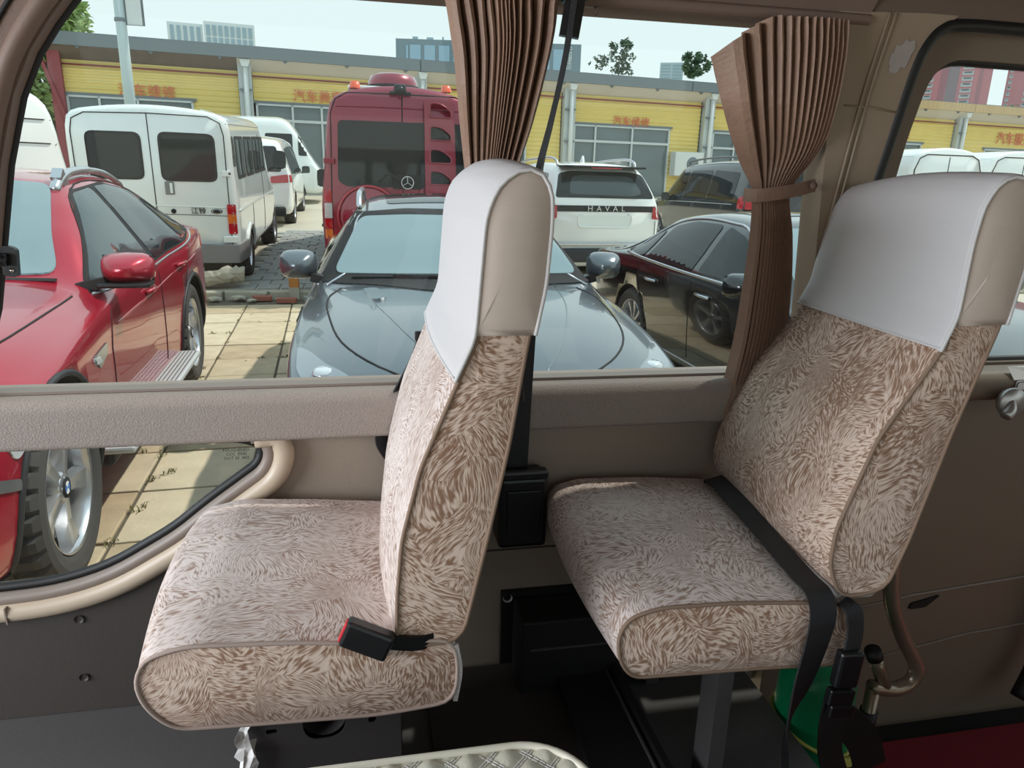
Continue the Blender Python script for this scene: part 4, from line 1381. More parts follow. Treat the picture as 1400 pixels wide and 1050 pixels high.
gb = mesh('far_ground', [(-60, 9.84, gz(9.9)-.012), (80, 9.84, gz(9.9)-.012), (80, 60, gz(60)), (-60, 60, gz(60)), (-400, 60, 1.5), (400, 60, 1.5), (400, 700, 1.5), (-400, 700, 1.5), (-60, 9.84, -.02), (80, 9.84, -.02)], [[0, 1, 2, 3], [4, 5, 6, 7], [8, 9, 1, 0]], m_conc)
tag(gb, kind='structure')
rg = random.Random(11)
prot = []
for k, mm in enumerate((m_slab, m_slab2, m_slab3)):
    me = MB().box((0, 0, -0.02), (0.512, 0.542, 0.04), bev=0.006)
    o = me.build('slab', mm, gp)
    prot.append(o)
sa = R(3.0)
ux, uy = Vector((math.cos(sa), math.sin(sa), 0)), Vector((-math.sin(sa), math.cos(sa), 0))
first = {0: True, 1: True, 2: True}
o0 = Vector((-1.30, 5.95, 0))
for i in range(-4, 9):
    for j in range(-8, 7):
        c = o0 + ux*(0.53*(i+0.5)) + uy*(0.56*(j+0.5))
        if c.y > 9.55 or c.y < 1.62: continue
        k = rg.choice((0, 0, 1, 1, 2))
        if first[k]: s_ = prot[k]; first[k] = False
        else:
            s_ = prot[k].copy(); COL.objects.link(s_); s_.parent = gp
        s_.location = (c.x, c.y, rg.uniform(-.004, .002))
        s_.rotation_euler = (rg.uniform(-.006, .006), rg.uniform(-.006, .006), sa+rg.uniform(-.008, .008)+rg.choice((0, PI)))
# smooth concrete that carries on either side of the slabs
for (xa, xb, ya, yb) in ((-30, -3.6, 1.5, 9.8), (3.4, 40, 1.5, 9.8), (-30, 40, -20, 1.5)):
    tag(mesh('concrete_apron', [(xa, ya, -.006), (xb, ya, -.006), (xb, yb, -.006), (xa, yb, -.006)], [[0, 1, 2, 3]], m_conc), kind='structure')
# curb stones
for i in range(9):
    cb_ = MB().box((0, 0, 0.035), (0.52, 0.16, 0.13), bev=0.012)
    o = cb_.build('curb_stone', m_curb, gb); o.location = (-3.2+0.55*i, 9.80+rg.uniform(-.02, .02), 0.0); o.rotation_euler = (rg.uniform(-.05, .05), rg.uniform(-.04, .04), rg.uniform(-.06, .06))
# grey stones of the walk between the vans and the dark car
sp = None
for j in range(22):
    for i in range(5):
        y = 10.05+0.29*j; x = -1.60+0.30*i+(0.15 if j % 2 else 0)-0.02*j*0.2
        if sp is None:
            sp = MB().box((0, 0, 0), (0.275, 0.265, 0.04), bev=0.006).build('paving_stone', m_stone, gb); s_ = sp
        else:
            s_ = sp.copy(); COL.objects.link(s_); s_.parent = gb
        s_.location = (x, y, gz(y)+rg.uniform(-.012, .006)); s_.rotation_euler = (0.045+rg.uniform(-.02, .02), rg.uniform(-.02, .02), rg.uniform(-.04, .04))
# dry weeds in the joints
wd = MB()
def clump(x, y, n, h):
    for _ in range(n):
        a = rg.uniform(0, 2*PI); l = rg.uniform(.4, 1)*h
        bx_, by_ = x+rg.uniform(-.03, .03), y+rg.uniform(-.04, .04)
        p = Vector((math.cos(a), math.sin(a), 0))
        q = Vector((-math.sin(a), math.cos(a), 0))*0.0035
        b0 = Vector((bx_, by_, -.006)); b1 = b0+p*l*.35+Vector((0, 0, l*.7)); b2 = b0+p*l*.9+Vector((0, 0, l*.75))
        wd.add([b0-q, b0+q, b1+q, b1-q, b2], [[0, 1, 2, 3], [3, 2, 4]])
for k in range(70):
    j = rg.choice((-5, -4, -3, -2, -1, 0, 1, 2, 3, 4, 5, 6)); i = rg.choice((-1, 0, 0, 0, 1, 1))
    c = o0 + ux*(0.53*i+(rg.uniform(-.25, .25) if rg.random() < .4 else 0)) + uy*(0.56*j if rg.random() < .6 else 0.56*(j+rg.random()))
    clump(c.x, c.y, rg.randint(4, 12), rg.uniform(.012, .036))
for (x, y) in ((-1.37, 6.2), (-1.35, 5.9), (-1.16, 3.86), (-1.13, 3.5), (-1.10, 3.95)): clump(x, y, 14, .04)
tag(wd.build('weeds', mat('dry_weeds', srgb(112, 108, 66), 0.9)), 'dry weeds growing in the joints between the tan slabs', 'weeds', kind='stuff')
# broken bricks at the curb
bg = 'broken bricks along the curb edge'
for (x, y, z, rz, mm, lab) in ((-1.34, 9.62, .03, .1, m_redb, 'red brick lying flat at the curb edge, leftmost of the loose bricks'), (-1.02, 9.45, .03, -.05, m_redb, 'dark red brick lying nearest the car in front of the others'), (-0.70, 9.58, .03, .04, m_stone, 'grey brick right of the rusty bollard foot')):
    o = MB().box((0, 0, 0), (0.24, 0.115, 0.06), bev=0.006).build('brick', mm); o.location = (x, y, z); o.rotation_euler = (0, 0, rz)
    tag(o, lab, 'brick', bg)
bo = empty('short_bollard', (-0.945, 9.72, 0.0))
tag(bo, 'short square post with an orange rusted top beside the car mirror', 'bollard')
MB().box((0, 0, 0.08), (0.13, 0.13, 0.16), bev=0.006).build('base_block', m_curb, bo)
MB().box((0, 0, 0.24), (0.12, 0.12, 0.17), bev=0.006).build('rusty_block', mat('rusty_orange', srgb(176, 118, 60), 0.9, var=0.35, vscale=18), bo)
# rubble chunk behind the white van's rear wheel
rv = smooth_path([(-0.42, 0, 0.04), (-0.25, 0, 0.10), (0, 0, 0.15), (0.22, 0, 0.20), (0.36, 0, 0.19)], 4)
rb_ = MB().tube(rv, [0.085+0.018*math.sin(i*1.3)**2+rg.uniform(-.008, .008) for i in range(len(rv))], 9)
for v in rb_.v: v += Vector((rg.uniform(-.015, .015), rg.uniform(-.015, .015), rg.uniform(-.015, .015)))
for i in range(len(rb_.sm)): rb_.sm[i] = False
o = rb_.build('concrete_rubble', m_curb); o.location = (-1.95, 9.96, 0.10)
tag(o, 'long broken chunk of grey concrete in front of the white van rear bumper', 'rubble')
rg2 = random.Random(9)
for k, (x, y, s_) in enumerate(((-1.62, 9.62, .10), (-1.90, 9.60, .08), (-1.14, 9.64, .05), (-1.45, 9.50, .06))):
    bm = bmesh.new(); bmesh.ops.create_icosphere(bm, subdivisions=1, radius=s_)
    for v in bm.verts: v.co = Vector((v.co.x*1.3, v.co.y, v.co.z*.45))*rg2.uniform(.75, 1.15)
    me = bpy.data.meshes.new('rubble_stone'); bm.to_mesh(me); bm.free(); me.materials.append(m_curb)
    o = link_mesh('rubble_stone', me); o.location = (x, y, s_*.35); 
    tag(o, ['flat rubble stone at the left end by the curb', 'pale rubble stone left of the red brick', 'small rubble stone right of the red brick', 'rubble stone behind the red brick'][k], 'stone', 'rubble stones along the curb')

# ================================================================== CARS
def paint(name, col, metal=0.0, rough=0.25, var=0.0):
    return mat(name, col, rough, metal, coat=1.0, var=var, vscale=2)
p_red = paint('metallic_red_paint', srgb(176, 22, 48), 0.35, 0.3)
p_grey = paint('metallic_dark_grey_paint', srgb(100, 106, 112), 0.5, 0.28)
p_black = paint('black_paint', srgb(20, 18, 20), 0.0, 0.15)
p_white = paint('white_van_paint', srgb(226, 232, 230), 0.0, 0.3)
p_white2 = paint('clean_white_paint', srgb(238, 240, 238), 0.0, 0.25)
p_maroon = paint('maroon_van_paint', srgb(138, 22, 48), 0.2, 0.3)
m_greybump = mat('grey_bumper', srgb(120, 120, 122), 0.55, bump=0.1, bscale=100)

# ---- red coupe-SUV at the left
sx6 = [SEC(.90, .34, .45, .42, .52, .58, .56, .70, .46, .74), SEC(.78, .24, .72, .40, .80, .64, .82, .80, .66, .86), SEC(.45, .21, .84, .42, .945, .76, .95, .90, .74, .965),
       SEC(0, .20, .88, .44, .985, .84, .98, .965, .78, 1.03), SEC(-.5, .20, .88, .44, .965, .90, .955, 1.0, .76, 1.06), SEC(-.92, .20, .88, .44, .945, .935, .935, 1.02, .765, 1.075),
       SEC(-1.35, .20, .88, .44, .945, .95, .93, 1.28, .685, 1.32), SEC(-1.80, .20, .88, .44, .945, .97, .935, 1.485, .59, 1.54), SEC(-2.35, .20, .88, .44, .955, .99, .945, 1.515, .58, 1.585),
       SEC(-2.95, .20, .88, .45, .985, 1.03, .985, 1.45, .61, 1.54), SEC(-3.5, .22, .88, .46, .98, 1.08, .97, 1.30, .62, 1.38), SEC(-3.85, .28, .85, .5, .93, 1.10, .92, 1.17, .66, 1.22), SEC(-4.0, .36, .75, .55, .85, .98, .84, 1.07, .66, 1.10)]
X6 = Car('red_suv', 'glossy red coupe style car with silver running board at the left', sx6, p_red, (-2.135, 2.84, 0.0), (0.055, -0.9985), m_under, nx=90)
X6.make_body([(0, .385), (-2.95, .385)], 0.445, 0.34, 1.02)
for x in (0, -2.95):
    for sd in (1, -1):
        wheel(X6.root, (x, sd*.835, .385), sd, .385, .268, .275, 'five', True)
MBc = X6
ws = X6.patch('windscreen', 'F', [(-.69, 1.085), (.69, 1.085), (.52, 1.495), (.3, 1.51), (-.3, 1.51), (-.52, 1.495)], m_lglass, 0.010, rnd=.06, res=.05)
X6.patch('window_surround', 'L', [(-1.0, 1.012), (-1.70, 1.468), (-2.35, 1.508), (-2.95, 1.437), (-3.46, 1.225), (-3.40, 1.155), (-3.0, 1.09), (-2.0, 1.025)], m_seam, 0.002, rnd=.05)
X6.patch('front_door_window', 'L', [(-1.06, 1.03), (-1.70, 1.45), (-2.03, 1.475), (-2.0, 1.04)], m_mglass, 0.007, rnd=.04)
X6.patch('rear_door_window', 'L', [(-2.09, 1.045), (-2.11, 1.48), (-2.40, 1.488), (-2.82, 1.438), (-2.88, 1.092)], m_dglass, 0.007, rnd=.05)
X6.patch('quarter_window', 'L', [(-2.94, 1.11), (-2.89, 1.40), (-3.18, 1.30), (-3.32, 1.19)], m_dglass, 0.007, rnd=.05)
X6.line('window_chrome', 'L', [(-.99, .995), (-2.0, 1.008), (-3.0, 1.072), (-3.40, 1.145)], .008, m_silver)
X6.line('window_chrome', 'L', [(-.99, 1.0), (-1.40, 1.27), (-1.74, 1.472), (-2.35, 1.514), (-2.95, 1.442), (-3.46, 1.22)], .006, m_seam)
for sd, ss in (('L', 1), ('R', -1)):
    rr = MB(); rr.tube(smooth_path([(-1.66, ss*0.540, 1.465), (-1.76, ss*0.545, 1.525), (-1.95, ss*0.545, 1.563), (-2.3, ss*0.540, 1.575), (-2.7, ss*0.535, 1.555), (-3.05, ss*0.530, 1.49), (-3.12, ss*0.530, 1.46)], 5), [.030]*8+[.026]*8+[.020]*15, 10)
    rr.bar((-1.74, ss*.542, 1.49), (-1.80, ss*.542, 1.540), 0.055, 0.12)
    rr.build('roof_rail', m_silver, X6.root)
    X6.line('door_gap', sd, [(-.82, .44), (-.86, .75), (-.98, .98)], .004, m_seam, curve=False)
    X6.line('door_gap', sd, [(-2.05, .40), (-2.06, 1.02)], .004, m_seam, curve=False)
    X6.line('door_gap', sd, [(-2.55, .46), (-2.75, .85), (-2.98, 1.05)], .004, m_seam)
    for xx, zz in ((-1.86, .90), (-2.72, .955)):
        MB().tube([X6.cast(sd, xx, zz, .012)[0], X6.cast(sd, xx+.11, zz-.004, .030)[0], X6.cast(sd, xx+.20, zz-.006, .012)[0]], 0.013, 8).build('door_handle', p_red, X6.root)
    X6.line('flank_crease', sd, [(-1.0, .84), (-2.0, .88), (-3.2, .97)], .006, p_red)
X6.line('bonnet_gap', 'T', [(-.86, .80), (-.5, .80), (0, .79), (.4, .72), (.68, .55)], .005, m_seam)
X6.line('bonnet_gap', 'T', [(-.86, -.80), (-.5, -.80), (0, -.79), (.4, -.72), (.68, -.55)], .005, m_seam)
X6.line('bonnet_crease', 'T', [(-.88, .42), (0, .36), (.6, .24)], .006, p_red)
X6.patch('headlamp', 'L', [(.42, .66), (.50, .80), (.18, .845), (.26, .72)], m_lampclr, 0.006, rnd=.03)
X6.patch('fender_vent', 'L', [(-.56, .72), (-.50, .79), (-.76, .80), (-.72, .75)], m_silver, 0.006, rnd=.015)
X6.patch('side_marker', 'L', [(-.60, .745), (-.56, .78), (-.48, .785), (-.50, .75)], m_lampclr, 0.010, rnd=.01)
X6.patch('bumper_trim', 'L', [(.42, .56), (.42, .60), (.70, .70), (.72, .66)], m_silver, 0.008, rnd=.01)
X6.patch('lower_valance', 'L', [(.42, .21), (.42, .27), (.74, .30), (.74, .24)], m_clad, 0.010, rnd=.01)
X6.patch('tail_lamp', 'L', [(-3.60, .98), (-3.62, 1.06), (-3.86, 1.08), (-3.90, 1.0)], m_lampred, 0.006, rnd=.02)
mr = mirror(X6, 'L', -1.06, .995, 1.105, p_red, .255, .155, .16, fl=True)
mirror(X6, 'R', -1.06, .995, 1.105, p_red, .255, .155, .16, fl=True)
# wheel arch lips
for x in (0, -2.95):
    for sd, ss in (('L', 1), ('R', -1)):
        MB().tube([X6.cast(sd, x+.452*math.cos(a), max(.22, .385+.452*math.sin(a)), 0.0)[0] for a in [PI*(-.1+1.2*k/24) for k in range(25)]], .014, 8).build('arch_lip', m_clad, X6.root)
for ss in (1, -1):
    rbd = MB(); rbd.box((-1.46, ss*1.00, .345), (1.95, .17, .035), bev=.012)
    ro = rbd.build('running_board', mat('brushed_silver_board', srgb(206, 208, 208), .5, .3), X6.root)
    stn = MB()
    for i in range(74):
        for j in range(6):
            stn.box((-2.39+.0258*i, ss*(.938+.024*j), .3633), (.010, .008, .002))
    tag(stn.build('board_stud', m_seam, ro), 'black grip studs', kind='stuff')
    MB().box((-1.46, ss*.92, .30), (1.8, .10, .12), bev=.02).build('sill_cladding', m_clad, X6.root)
wp = MB().bar(X6.cast('T', -.95, .1, .01)[0], X6.cast('T', -1.0, .70, .012)[0], .02, .012); wp.build('wiper', m_black, X6.root)

# ---- dark grey crossover, nose to the bus
ssu = [SEC(.90, .30, .40, .40, .48, .52, .52, .62, .42, .645), SEC(.80, .22, .62, .40, .72, .60, .745, .72, .56, .765), SEC(.62, .2, .78, .42, .85, .69, .86, .80, .64, .85), SEC(.3, .2, .84, .42, .895, .77, .90, .865, .68, .915),
       SEC(0, .2, .86, .42, .91, .81, .915, .905, .70, .95), SEC(-.45, .2, .86, .42, .905, .86, .915, .935, .735, .975), SEC(-.74, .2, .86, .42, .90, .885, .905, .95, .80, .985),
       SEC(-1.15, .2, .86, .42, .90, .90, .905, 1.17, .675, 1.215), SEC(-1.55, .2, .86, .42, .90, .92, .905, 1.335, .60, 1.385), SEC(-2.1, .2, .86, .42, .90, .94, .91, 1.40, .575, 1.46), SEC(-2.9, .2, .86, .42, .91, .96, .915, 1.39, .57, 1.45),
       SEC(-3.5, .25, .85, .45, .89, .97, .89, 1.22, .6, 1.28), SEC(-3.8, .35, .7, .5, .8, .95, .8, 1.05, .6, 1.08)]
SU = Car('dark_grey_car', 'dark grey crossover parked nose towards the bus behind the first seat', ssu, p_grey, (0.54, 3.53, 0.0), (-0.012, -1.0), m_under, nx=90)
SU.make_body([(0, .35), (-2.8, .35)], 0.385, 0.30, .95)
for x in (0, -2.8):
    for sd in (1, -1): wheel(SU.root, (x, sd*.785, .35), sd, .35, .235, .23, 'five')
SU.patch('windscreen_surround', 'F', [(-.84, .975), (.84, .975), (.63, 1.345), (.3, 1.375), (-.3, 1.375), (-.63, 1.345)], m_seam, 0.007, rnd=.03, res=.04)
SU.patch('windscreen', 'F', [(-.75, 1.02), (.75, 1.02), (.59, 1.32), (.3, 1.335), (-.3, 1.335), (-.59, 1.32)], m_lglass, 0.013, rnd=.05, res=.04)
SU.patch('sunroof', 'T', [(-1.70, -.42), (-1.70, .42), (-2.4, .42), (-2.4, -.42)], m_dglass, 0.004, rnd=.06)
SU.line('bonnet_gap', 'T', [(-.72, .70), (-.5, .765), (-.1, .735), (.3, .66), (.60, .50), (.78, .25), (.81, 0), (.78, -.25), (.60, -.50), (.3, -.66), (-.1, -.735), (-.5, -.765), (-.72, -.70)], .0055, m_seam)
for ss in (1, -1):
    SU.line('bonnet_crease', 'T', [(-.70, ss*.56), (-.2, ss*.50), (.4, ss*.34), (.76, ss*.16)], .004, p_grey)
    SU.patch('headlamp', 'T', [(.60, ss*.79), (.42, ss*.85), (.16, ss*.865), (.28, ss*.80), (.48, ss*.72), (.66, ss*.60), (.74, ss*.64)], mat('smoky_lamp_cover', srgb(150, 156, 162), .06, .5, coat=.6), 0.006, rnd=.05)
    b_ = SU.cast('T', .52, ss*.72, .006)[0]
    MB().lathe([(0, .006), (.035, .005), (.05, -.004), (.055, -.02)], 24, 'Z', b_).build('lamp_lens', m_lampclr, SU.root)
    sd = 'L' if ss > 0 else 'R'
    SU.line('pillar_trim', sd, [(-.80, .965), (-1.2, 1.20), (-1.58, 1.355)], .010, m_silver)
    SU.patch('side_window', sd, [(-.98, .965), (-1.58, 1.31), (-1.95, 1.375), (-1.9, .965)], m_dglass, 0.006, rnd=.04)
    SU.patch('side_window', sd, [(-1.98, .965), (-2.03, 1.375), (-2.8, 1.37), (-3.2, 1.2), (-3.1, 1.0)], m_dglass, 0.006, rnd=.05)
    SU.line('window_chrome', sd, [(-.9, .955), (-2.0, .955), (-3.2, .99)], .007, m_silver)
    SU.line('door_gap', sd, [(-.62, .40), (-.66, .90)], .004, m_seam, curve=False)
    rr = MB(); rr.tube(smooth_path([(-1.62, ss*.605, 1.375), (-1.72, ss*.605, 1.45), (-1.9, ss*.60, 1.475), (-2.8, ss*.595, 1.47), (-3.1, ss*.59, 1.39)], 5), 0.019, 10)
    rr.build('roof_rail', m_silver, SU.root)
    SU.patch('side_vent', sd, [(-.36, .70), (-.34, .86), (-.56, .885), (-.52, .74)], m_seam, 0.006, rnd=.02)
    mirror(SU, sd, -.98, .965, 1.06, p_grey, .225, .175, .15)
    for k, xx in ((0, .10), (1, .55)):
        a = SU.cast('T', -.80+.02*k, ss*xx if k == 0 else ss*.15, .015)[0]
    wp = MB().bar(SU.cast('T', -.80, .12*ss, .014)[0], SU.cast('T', -.84, .12*ss-.52, .014)[0], .014, .010); wp.build('wiper', m_black, SU.root)
SU.patch('bonnet_vent', 'T', [(-.62, -.58), (-.30, -.52), (-.34, -.44), (-.62, -.50)], p_grey, 0.012, rnd=.05)
SU.patch('grille', 'F', [(-.42, .40), (.42, .40), (.38, .60), (-.38, .60)], m_seam, 0.006, rnd=.04)
SU.patch('bumper_mouth', 'F', [(-.5, .26), (.5, .26), (.5, .35), (-.5, .35)], m_under, 0.006, rnd=.03)
sk_ = MB().prism([(-.14, -.09), (.14, -.09), (.06, .10), (-.02, .10)], 0, .004, 'Z')
o = sk_.build('paper_notice', mat('pink_paper', srgb(226, 130, 160), .7), SU.root)
pp, pn = SU.cast('F', .22, 1.055, .014)
o.matrix_local = Matrix.Translation(pp) @ Vector(pn).to_track_quat('Z', 'Y').to_matrix().to_4x4() @ Matrix.Scale(.7, 4)
o['label'] = 'pink paper on the windscreen'

# ---- black saloon at the right
ssd = [SEC(.86, .28, .45, .38, .55, .56, .60, .68, .48, .71), SEC(.72, .2, .70, .4, .80, .64, .82, .77, .62, .81), SEC(.35, .18, .83, .42, .91, .73, .91, .85, .70, .89), SEC(0, .18, .86, .42, .93, .79, .93, .89, .75, .945),
       SEC(-.45, .18, .86, .42, .925, .85, .93, .935, .77, .98), SEC(-.80, .18, .86, .42, .92, .885, .925, .96, .78, 1.0), SEC(-1.2, .18, .86, .42, .92, .90, .92, 1.18, .70, 1.225), SEC(-1.65, .18, .86, .42, .92, .915, .92, 1.345, .645, 1.40),
       SEC(-2.2, .18, .86, .42, .92, .93, .925, 1.375, .63, 1.435), SEC(-2.8, .18, .86, .42, .925, .95, .925, 1.325, .62, 1.39), SEC(-3.3, .18, .86, .43, .92, .96, .915, 1.17, .59, 1.23), SEC(-3.65, .2, .86, .45, .91, .96, .905, 1.03, .65, 1.07), SEC(-4.1, .24, .8, .45, .86, .93, .86, .97, .68, 1.0), SEC(-4.25, .32, .7, .5, .78, .84, .78, .90, .64, .92)]
SD = Car('black_saloon', 'black saloon with chrome window line between the dark grey car and the fanned curtain', ssd, p_black, (3.44, 3.26, -0.02), (0.05, -0.999), m_under, nx=90, scale=(1.0, 1.0, .98))
SD.make_body([(0, .345), (-3.05, .345)], 0.38, 0.30, .97)
for x in (0, -3.05):
    for sd in (1, -1): wheel(SD.root, (x, sd*.80, .345), sd, .345, .24, .235, 'ten')
for sd, ss in (('R', -1), ('L', 1)):
    SD.patch('front_door_window', sd, [(-.98, .965), (-1.58, 1.275), (-1.86, 1.332), (-1.88, .975)], m_dglass, 0.006, rnd=.05)
    SD.patch('rear_door_window', sd, [(-1.97, .978), (-1.95, 1.336), (-2.40, 1.338), (-2.72, 1.275), (-2.80, 1.0)], m_dglass, 0.006, rnd=.05)
    SD.patch('quarter_window', sd, [(-2.87, 1.005), (-2.82, 1.24), (-3.10, 1.12), (-3.22, 1.02)], m_dglass, 0.006, rnd=.04)
    SD.line('window_chrome', sd, [(-.90, .950), (-1.9, .958), (-2.8, .985), (-3.26, 1.005)], .014, m_silver)
    SD.line('window_chrome', sd, [(-.92, .955), (-1.56, 1.30), (-1.90, 1.358), (-2.40, 1.362), (-2.80, 1.285), (-3.26, 1.02)], .012, m_silver)
    SD.line('door_gap', sd, [(-.72, .35), (-.78, .90)], .004, m_seam, curve=False)
    SD.line('door_gap', sd, [(-1.92, .30), (-1.93, .95)], .004, m_seam, curve=False)
    SD.line('door_gap', sd, [(-2.72, .42), (-2.86, .70), (-2.92, .96)], .004, m_seam)
    SD.line('sill_chrome', sd, [(-.45, .26), (-1.5, .25), (-2.6, .27)], .009, m_silver)
    for xx in (-1.72, -2.62):
        MB().tube([SD.cast(sd, xx-.10, .83, .010)[0], SD.cast(sd, xx, .828, .034)[0], SD.cast(sd, xx+.10, .825, .010)[0]], .013, 8).build('door_handle', m_silver, SD.root)
    mirror(SD, sd, -.98, 1.04, 1.005, p_black, .26, .17, .15)
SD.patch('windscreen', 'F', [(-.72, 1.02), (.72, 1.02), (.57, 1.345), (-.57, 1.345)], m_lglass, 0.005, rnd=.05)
SD.patch('rear_window', 'B', [(-.62, 1.08), (.62, 1.08), (.52, 1.33), (-.52, 1.33)], m_dglass, 0.005, rnd=.05)
SD.patch('sunroof', 'T', [(-1.85, -.42), (-1.85, .42), (-2.45, .42), (-2.45, -.42)], m_dglass, 0.004, rnd=.05)
SD.line('bonnet_gap', 'T', [(-.80, -.76), (0, -.74), (.5, -.60), (.70, -.4)], .005, m_seam)
SD.patch('headlamp', 'R', [(.30, .66), (.40, .76), (.66, .72), (.64, .62)], m_lampclr, 0.006, rnd=.03)
SD.patch('tail_lamp', 'R', [(-3.85, .78), (-3.85, .90), (-4.16, .88), (-4.16, .76)], m_lampred, 0.006, rnd=.02)

# ---- generic van sections: x = 0 is the flat tail
def van_secs(L, hw, H, zc, wc, nose=1.0, zw=1.05, rear_round=.06, low=.34):
    S_ = [SEC(0, low+.06, hw-.16, .52, hw-.07, zw, hw-.06, zc-.03, wc-.05, H-.06), SEC(rear_round, low, hw-.12, .5, hw-.02, zw, hw-.01, zc, wc, H-.01), SEC(.5, low-.04, hw-.1, .5, hw-.01, zw, hw, zc, wc, H), SEC(L-nose-1.0, low-.04, hw-.1, .5, hw-.01, zw, hw, zc, wc, H),
          SEC(L-nose-.75, low-.04, hw-.1, .5, hw-.01, zw, hw, zc-.05, wc-.01, H-.06), SEC(L-nose, low-.04, hw-.1, .5, hw-.01, zw, hw, zw+.18, wc-.02, zw+.22), SEC(L-.15, low, hw-.16, .5, hw-.08, .85, hw-.10, .95, wc-.12, 1.0), SEC(L, low+.05, hw-.4, .5, hw-.3, .7, hw-.3, .82, wc-.35, .86)]
    return S_

# ---- white window van, tail towards us
TR = Car('white_window_van', 'white window van with twin rear doors parked behind the red car', van_secs(4.9, .90, 2.19, 2.03, .835), p_white, (-2.60, 10.12, 0.085), (-0.012, 1.0), m_under, pitch=R(2.4), nx=60, scale=(1.07, 1.09, 1.035))
TR.make_body([(0.92, .30), (4.05, .30)], 0.37, 0.28, .92)
for x in (.92, 4.05):
    for sd in (1, -1): wheel(TR.root, (x, sd*.775, .325), sd, .325, .19, .21, 'steel')
for ss, poly in ((1, [(.665, 1.325), (.665, 1.872), (.085, 1.872), (.085, 1.325)]), (-1, [(-.09, 1.315), (-.09, 1.885), (-.70, 1.875), (-.70, 1.315)])):
    f = TR.patch('rear_window_seal', 'B', poly, m_rubber, 0.006, rnd=.09)
    cx_ = sum(p[0] for p in poly)/4; cz_ = sum(p[1] for p in poly)/4
    TR.patch('rear_window', 'B', [(cx_+(a-cx_)*.92, cz_+(b-cz_)*.91) for a, b in poly], m_dglass, 0.010, rnd=.08)
TR.line('door_gap', 'B', [(0, .55), (0, 2.085)], .006, m_seam, curve=False)
TR.line('door_gap', 'B', [(.80, .50), (.80, 1.86), (.77, 2.0), (.64, 2.07), (0, 2.085), (-.64, 2.07), (-.77, 2.0), (-.80, 1.86), (-.80, .50)], .006, m_seam, curve=False)
TR.line('door_crease', 'B', [(.78, 1.02), (.3, 1.025), (-.3, 1.02), (-.78, 1.01)], .008, p_white, curve=False)
TR.line('door_crease', 'B', [(.78, .92), (.3, .925), (-.3, .92), (-.78, .91)], .006, m_greybump, curve=False)
for z_ in (1.42,):
    for ss in (1, -1):
        MB().box((-.004, ss*.80, z_), (.03, .10, .07), bev=.006).build('door_hinge', p_white, TR.root)
        MB().lathe([(0, -.014), (.014, -.012), (.014, .01)], 10, 'X', (-.01, ss*.835, z_)).build('hinge_pin', m_seam, TR.root)
hn = MB().box((.0, -.165, 1.235), (.03, .10, .155), bev=.01); ho = hn.build('door_handle', m_greybump, TR.root)
MB().box((-.018, -.185, 1.235), (.008, .03, .12), bev=.003).build('handle_pull', p_white, ho)
MB().lathe([(0, -.012), (.028, -.008), (.03, .01)], 16, 'X', (.0, -.18, .96)).build('lock', m_seam, TR.root)
text_mesh('lettering', '江铃', .085, m_seam, Matrix.Translation((-.012, -.455, .965)) @ Matrix.Rotation(-PI/2, 4, 'Z') @ FACE_US, TR.root, .004)
ov = MB().lathe([(0, -.008), (.032, -.008), (.038, .004)], 24, 'X'); oo = ov.build('oval_badge', m_seam, TR.root); oo.location = (-.006, -.655, .965); oo.scale = (1, 1.7, .8)
ov2 = MB().lathe([(.026, -.010), (.030, -.0095), (.031, -.006)], 24, 'X'); o2 = ov2.build('badge_ring', m_silver, oo)
for ss in (1, -1):
    TR.patch('tail_lamp', 'B', [(ss*.775, .69), (ss*.775, .815), (ss*.862, .815), (ss*.862, .69)], m_lampred, 0.016, .03, rnd=.012)
    TR.patch('turn_lamp', 'B', [(ss*.775, .818), (ss*.775, .93), (ss*.862, .93), (ss*.862, .818)], m_lampora, 0.016, .03, rnd=.008)
    TR.patch('stop_lamp', 'B', [(ss*.775, .933), (ss*.775, 1.05), (ss*.862, 1.05), (ss*.862, .933)], m_lampred, 0.016, .03, rnd=.012)
    MB().box((-.03, ss*.79, .625), (.03, .16, .08), bev=.008).build('lamp_bracket', p_white, TR.root)
bp_ = MB(); bp_.prism(rounded([(-.09, -.89), (-.09, .89), (.55, .93), (.55, .86), (.03, .80), (.03, -.80), (.55, -.86), (.55, -.93)], .05), .34, .56, 'Z'); bp_.build('rear_bumper', m_greybump, TR.root)
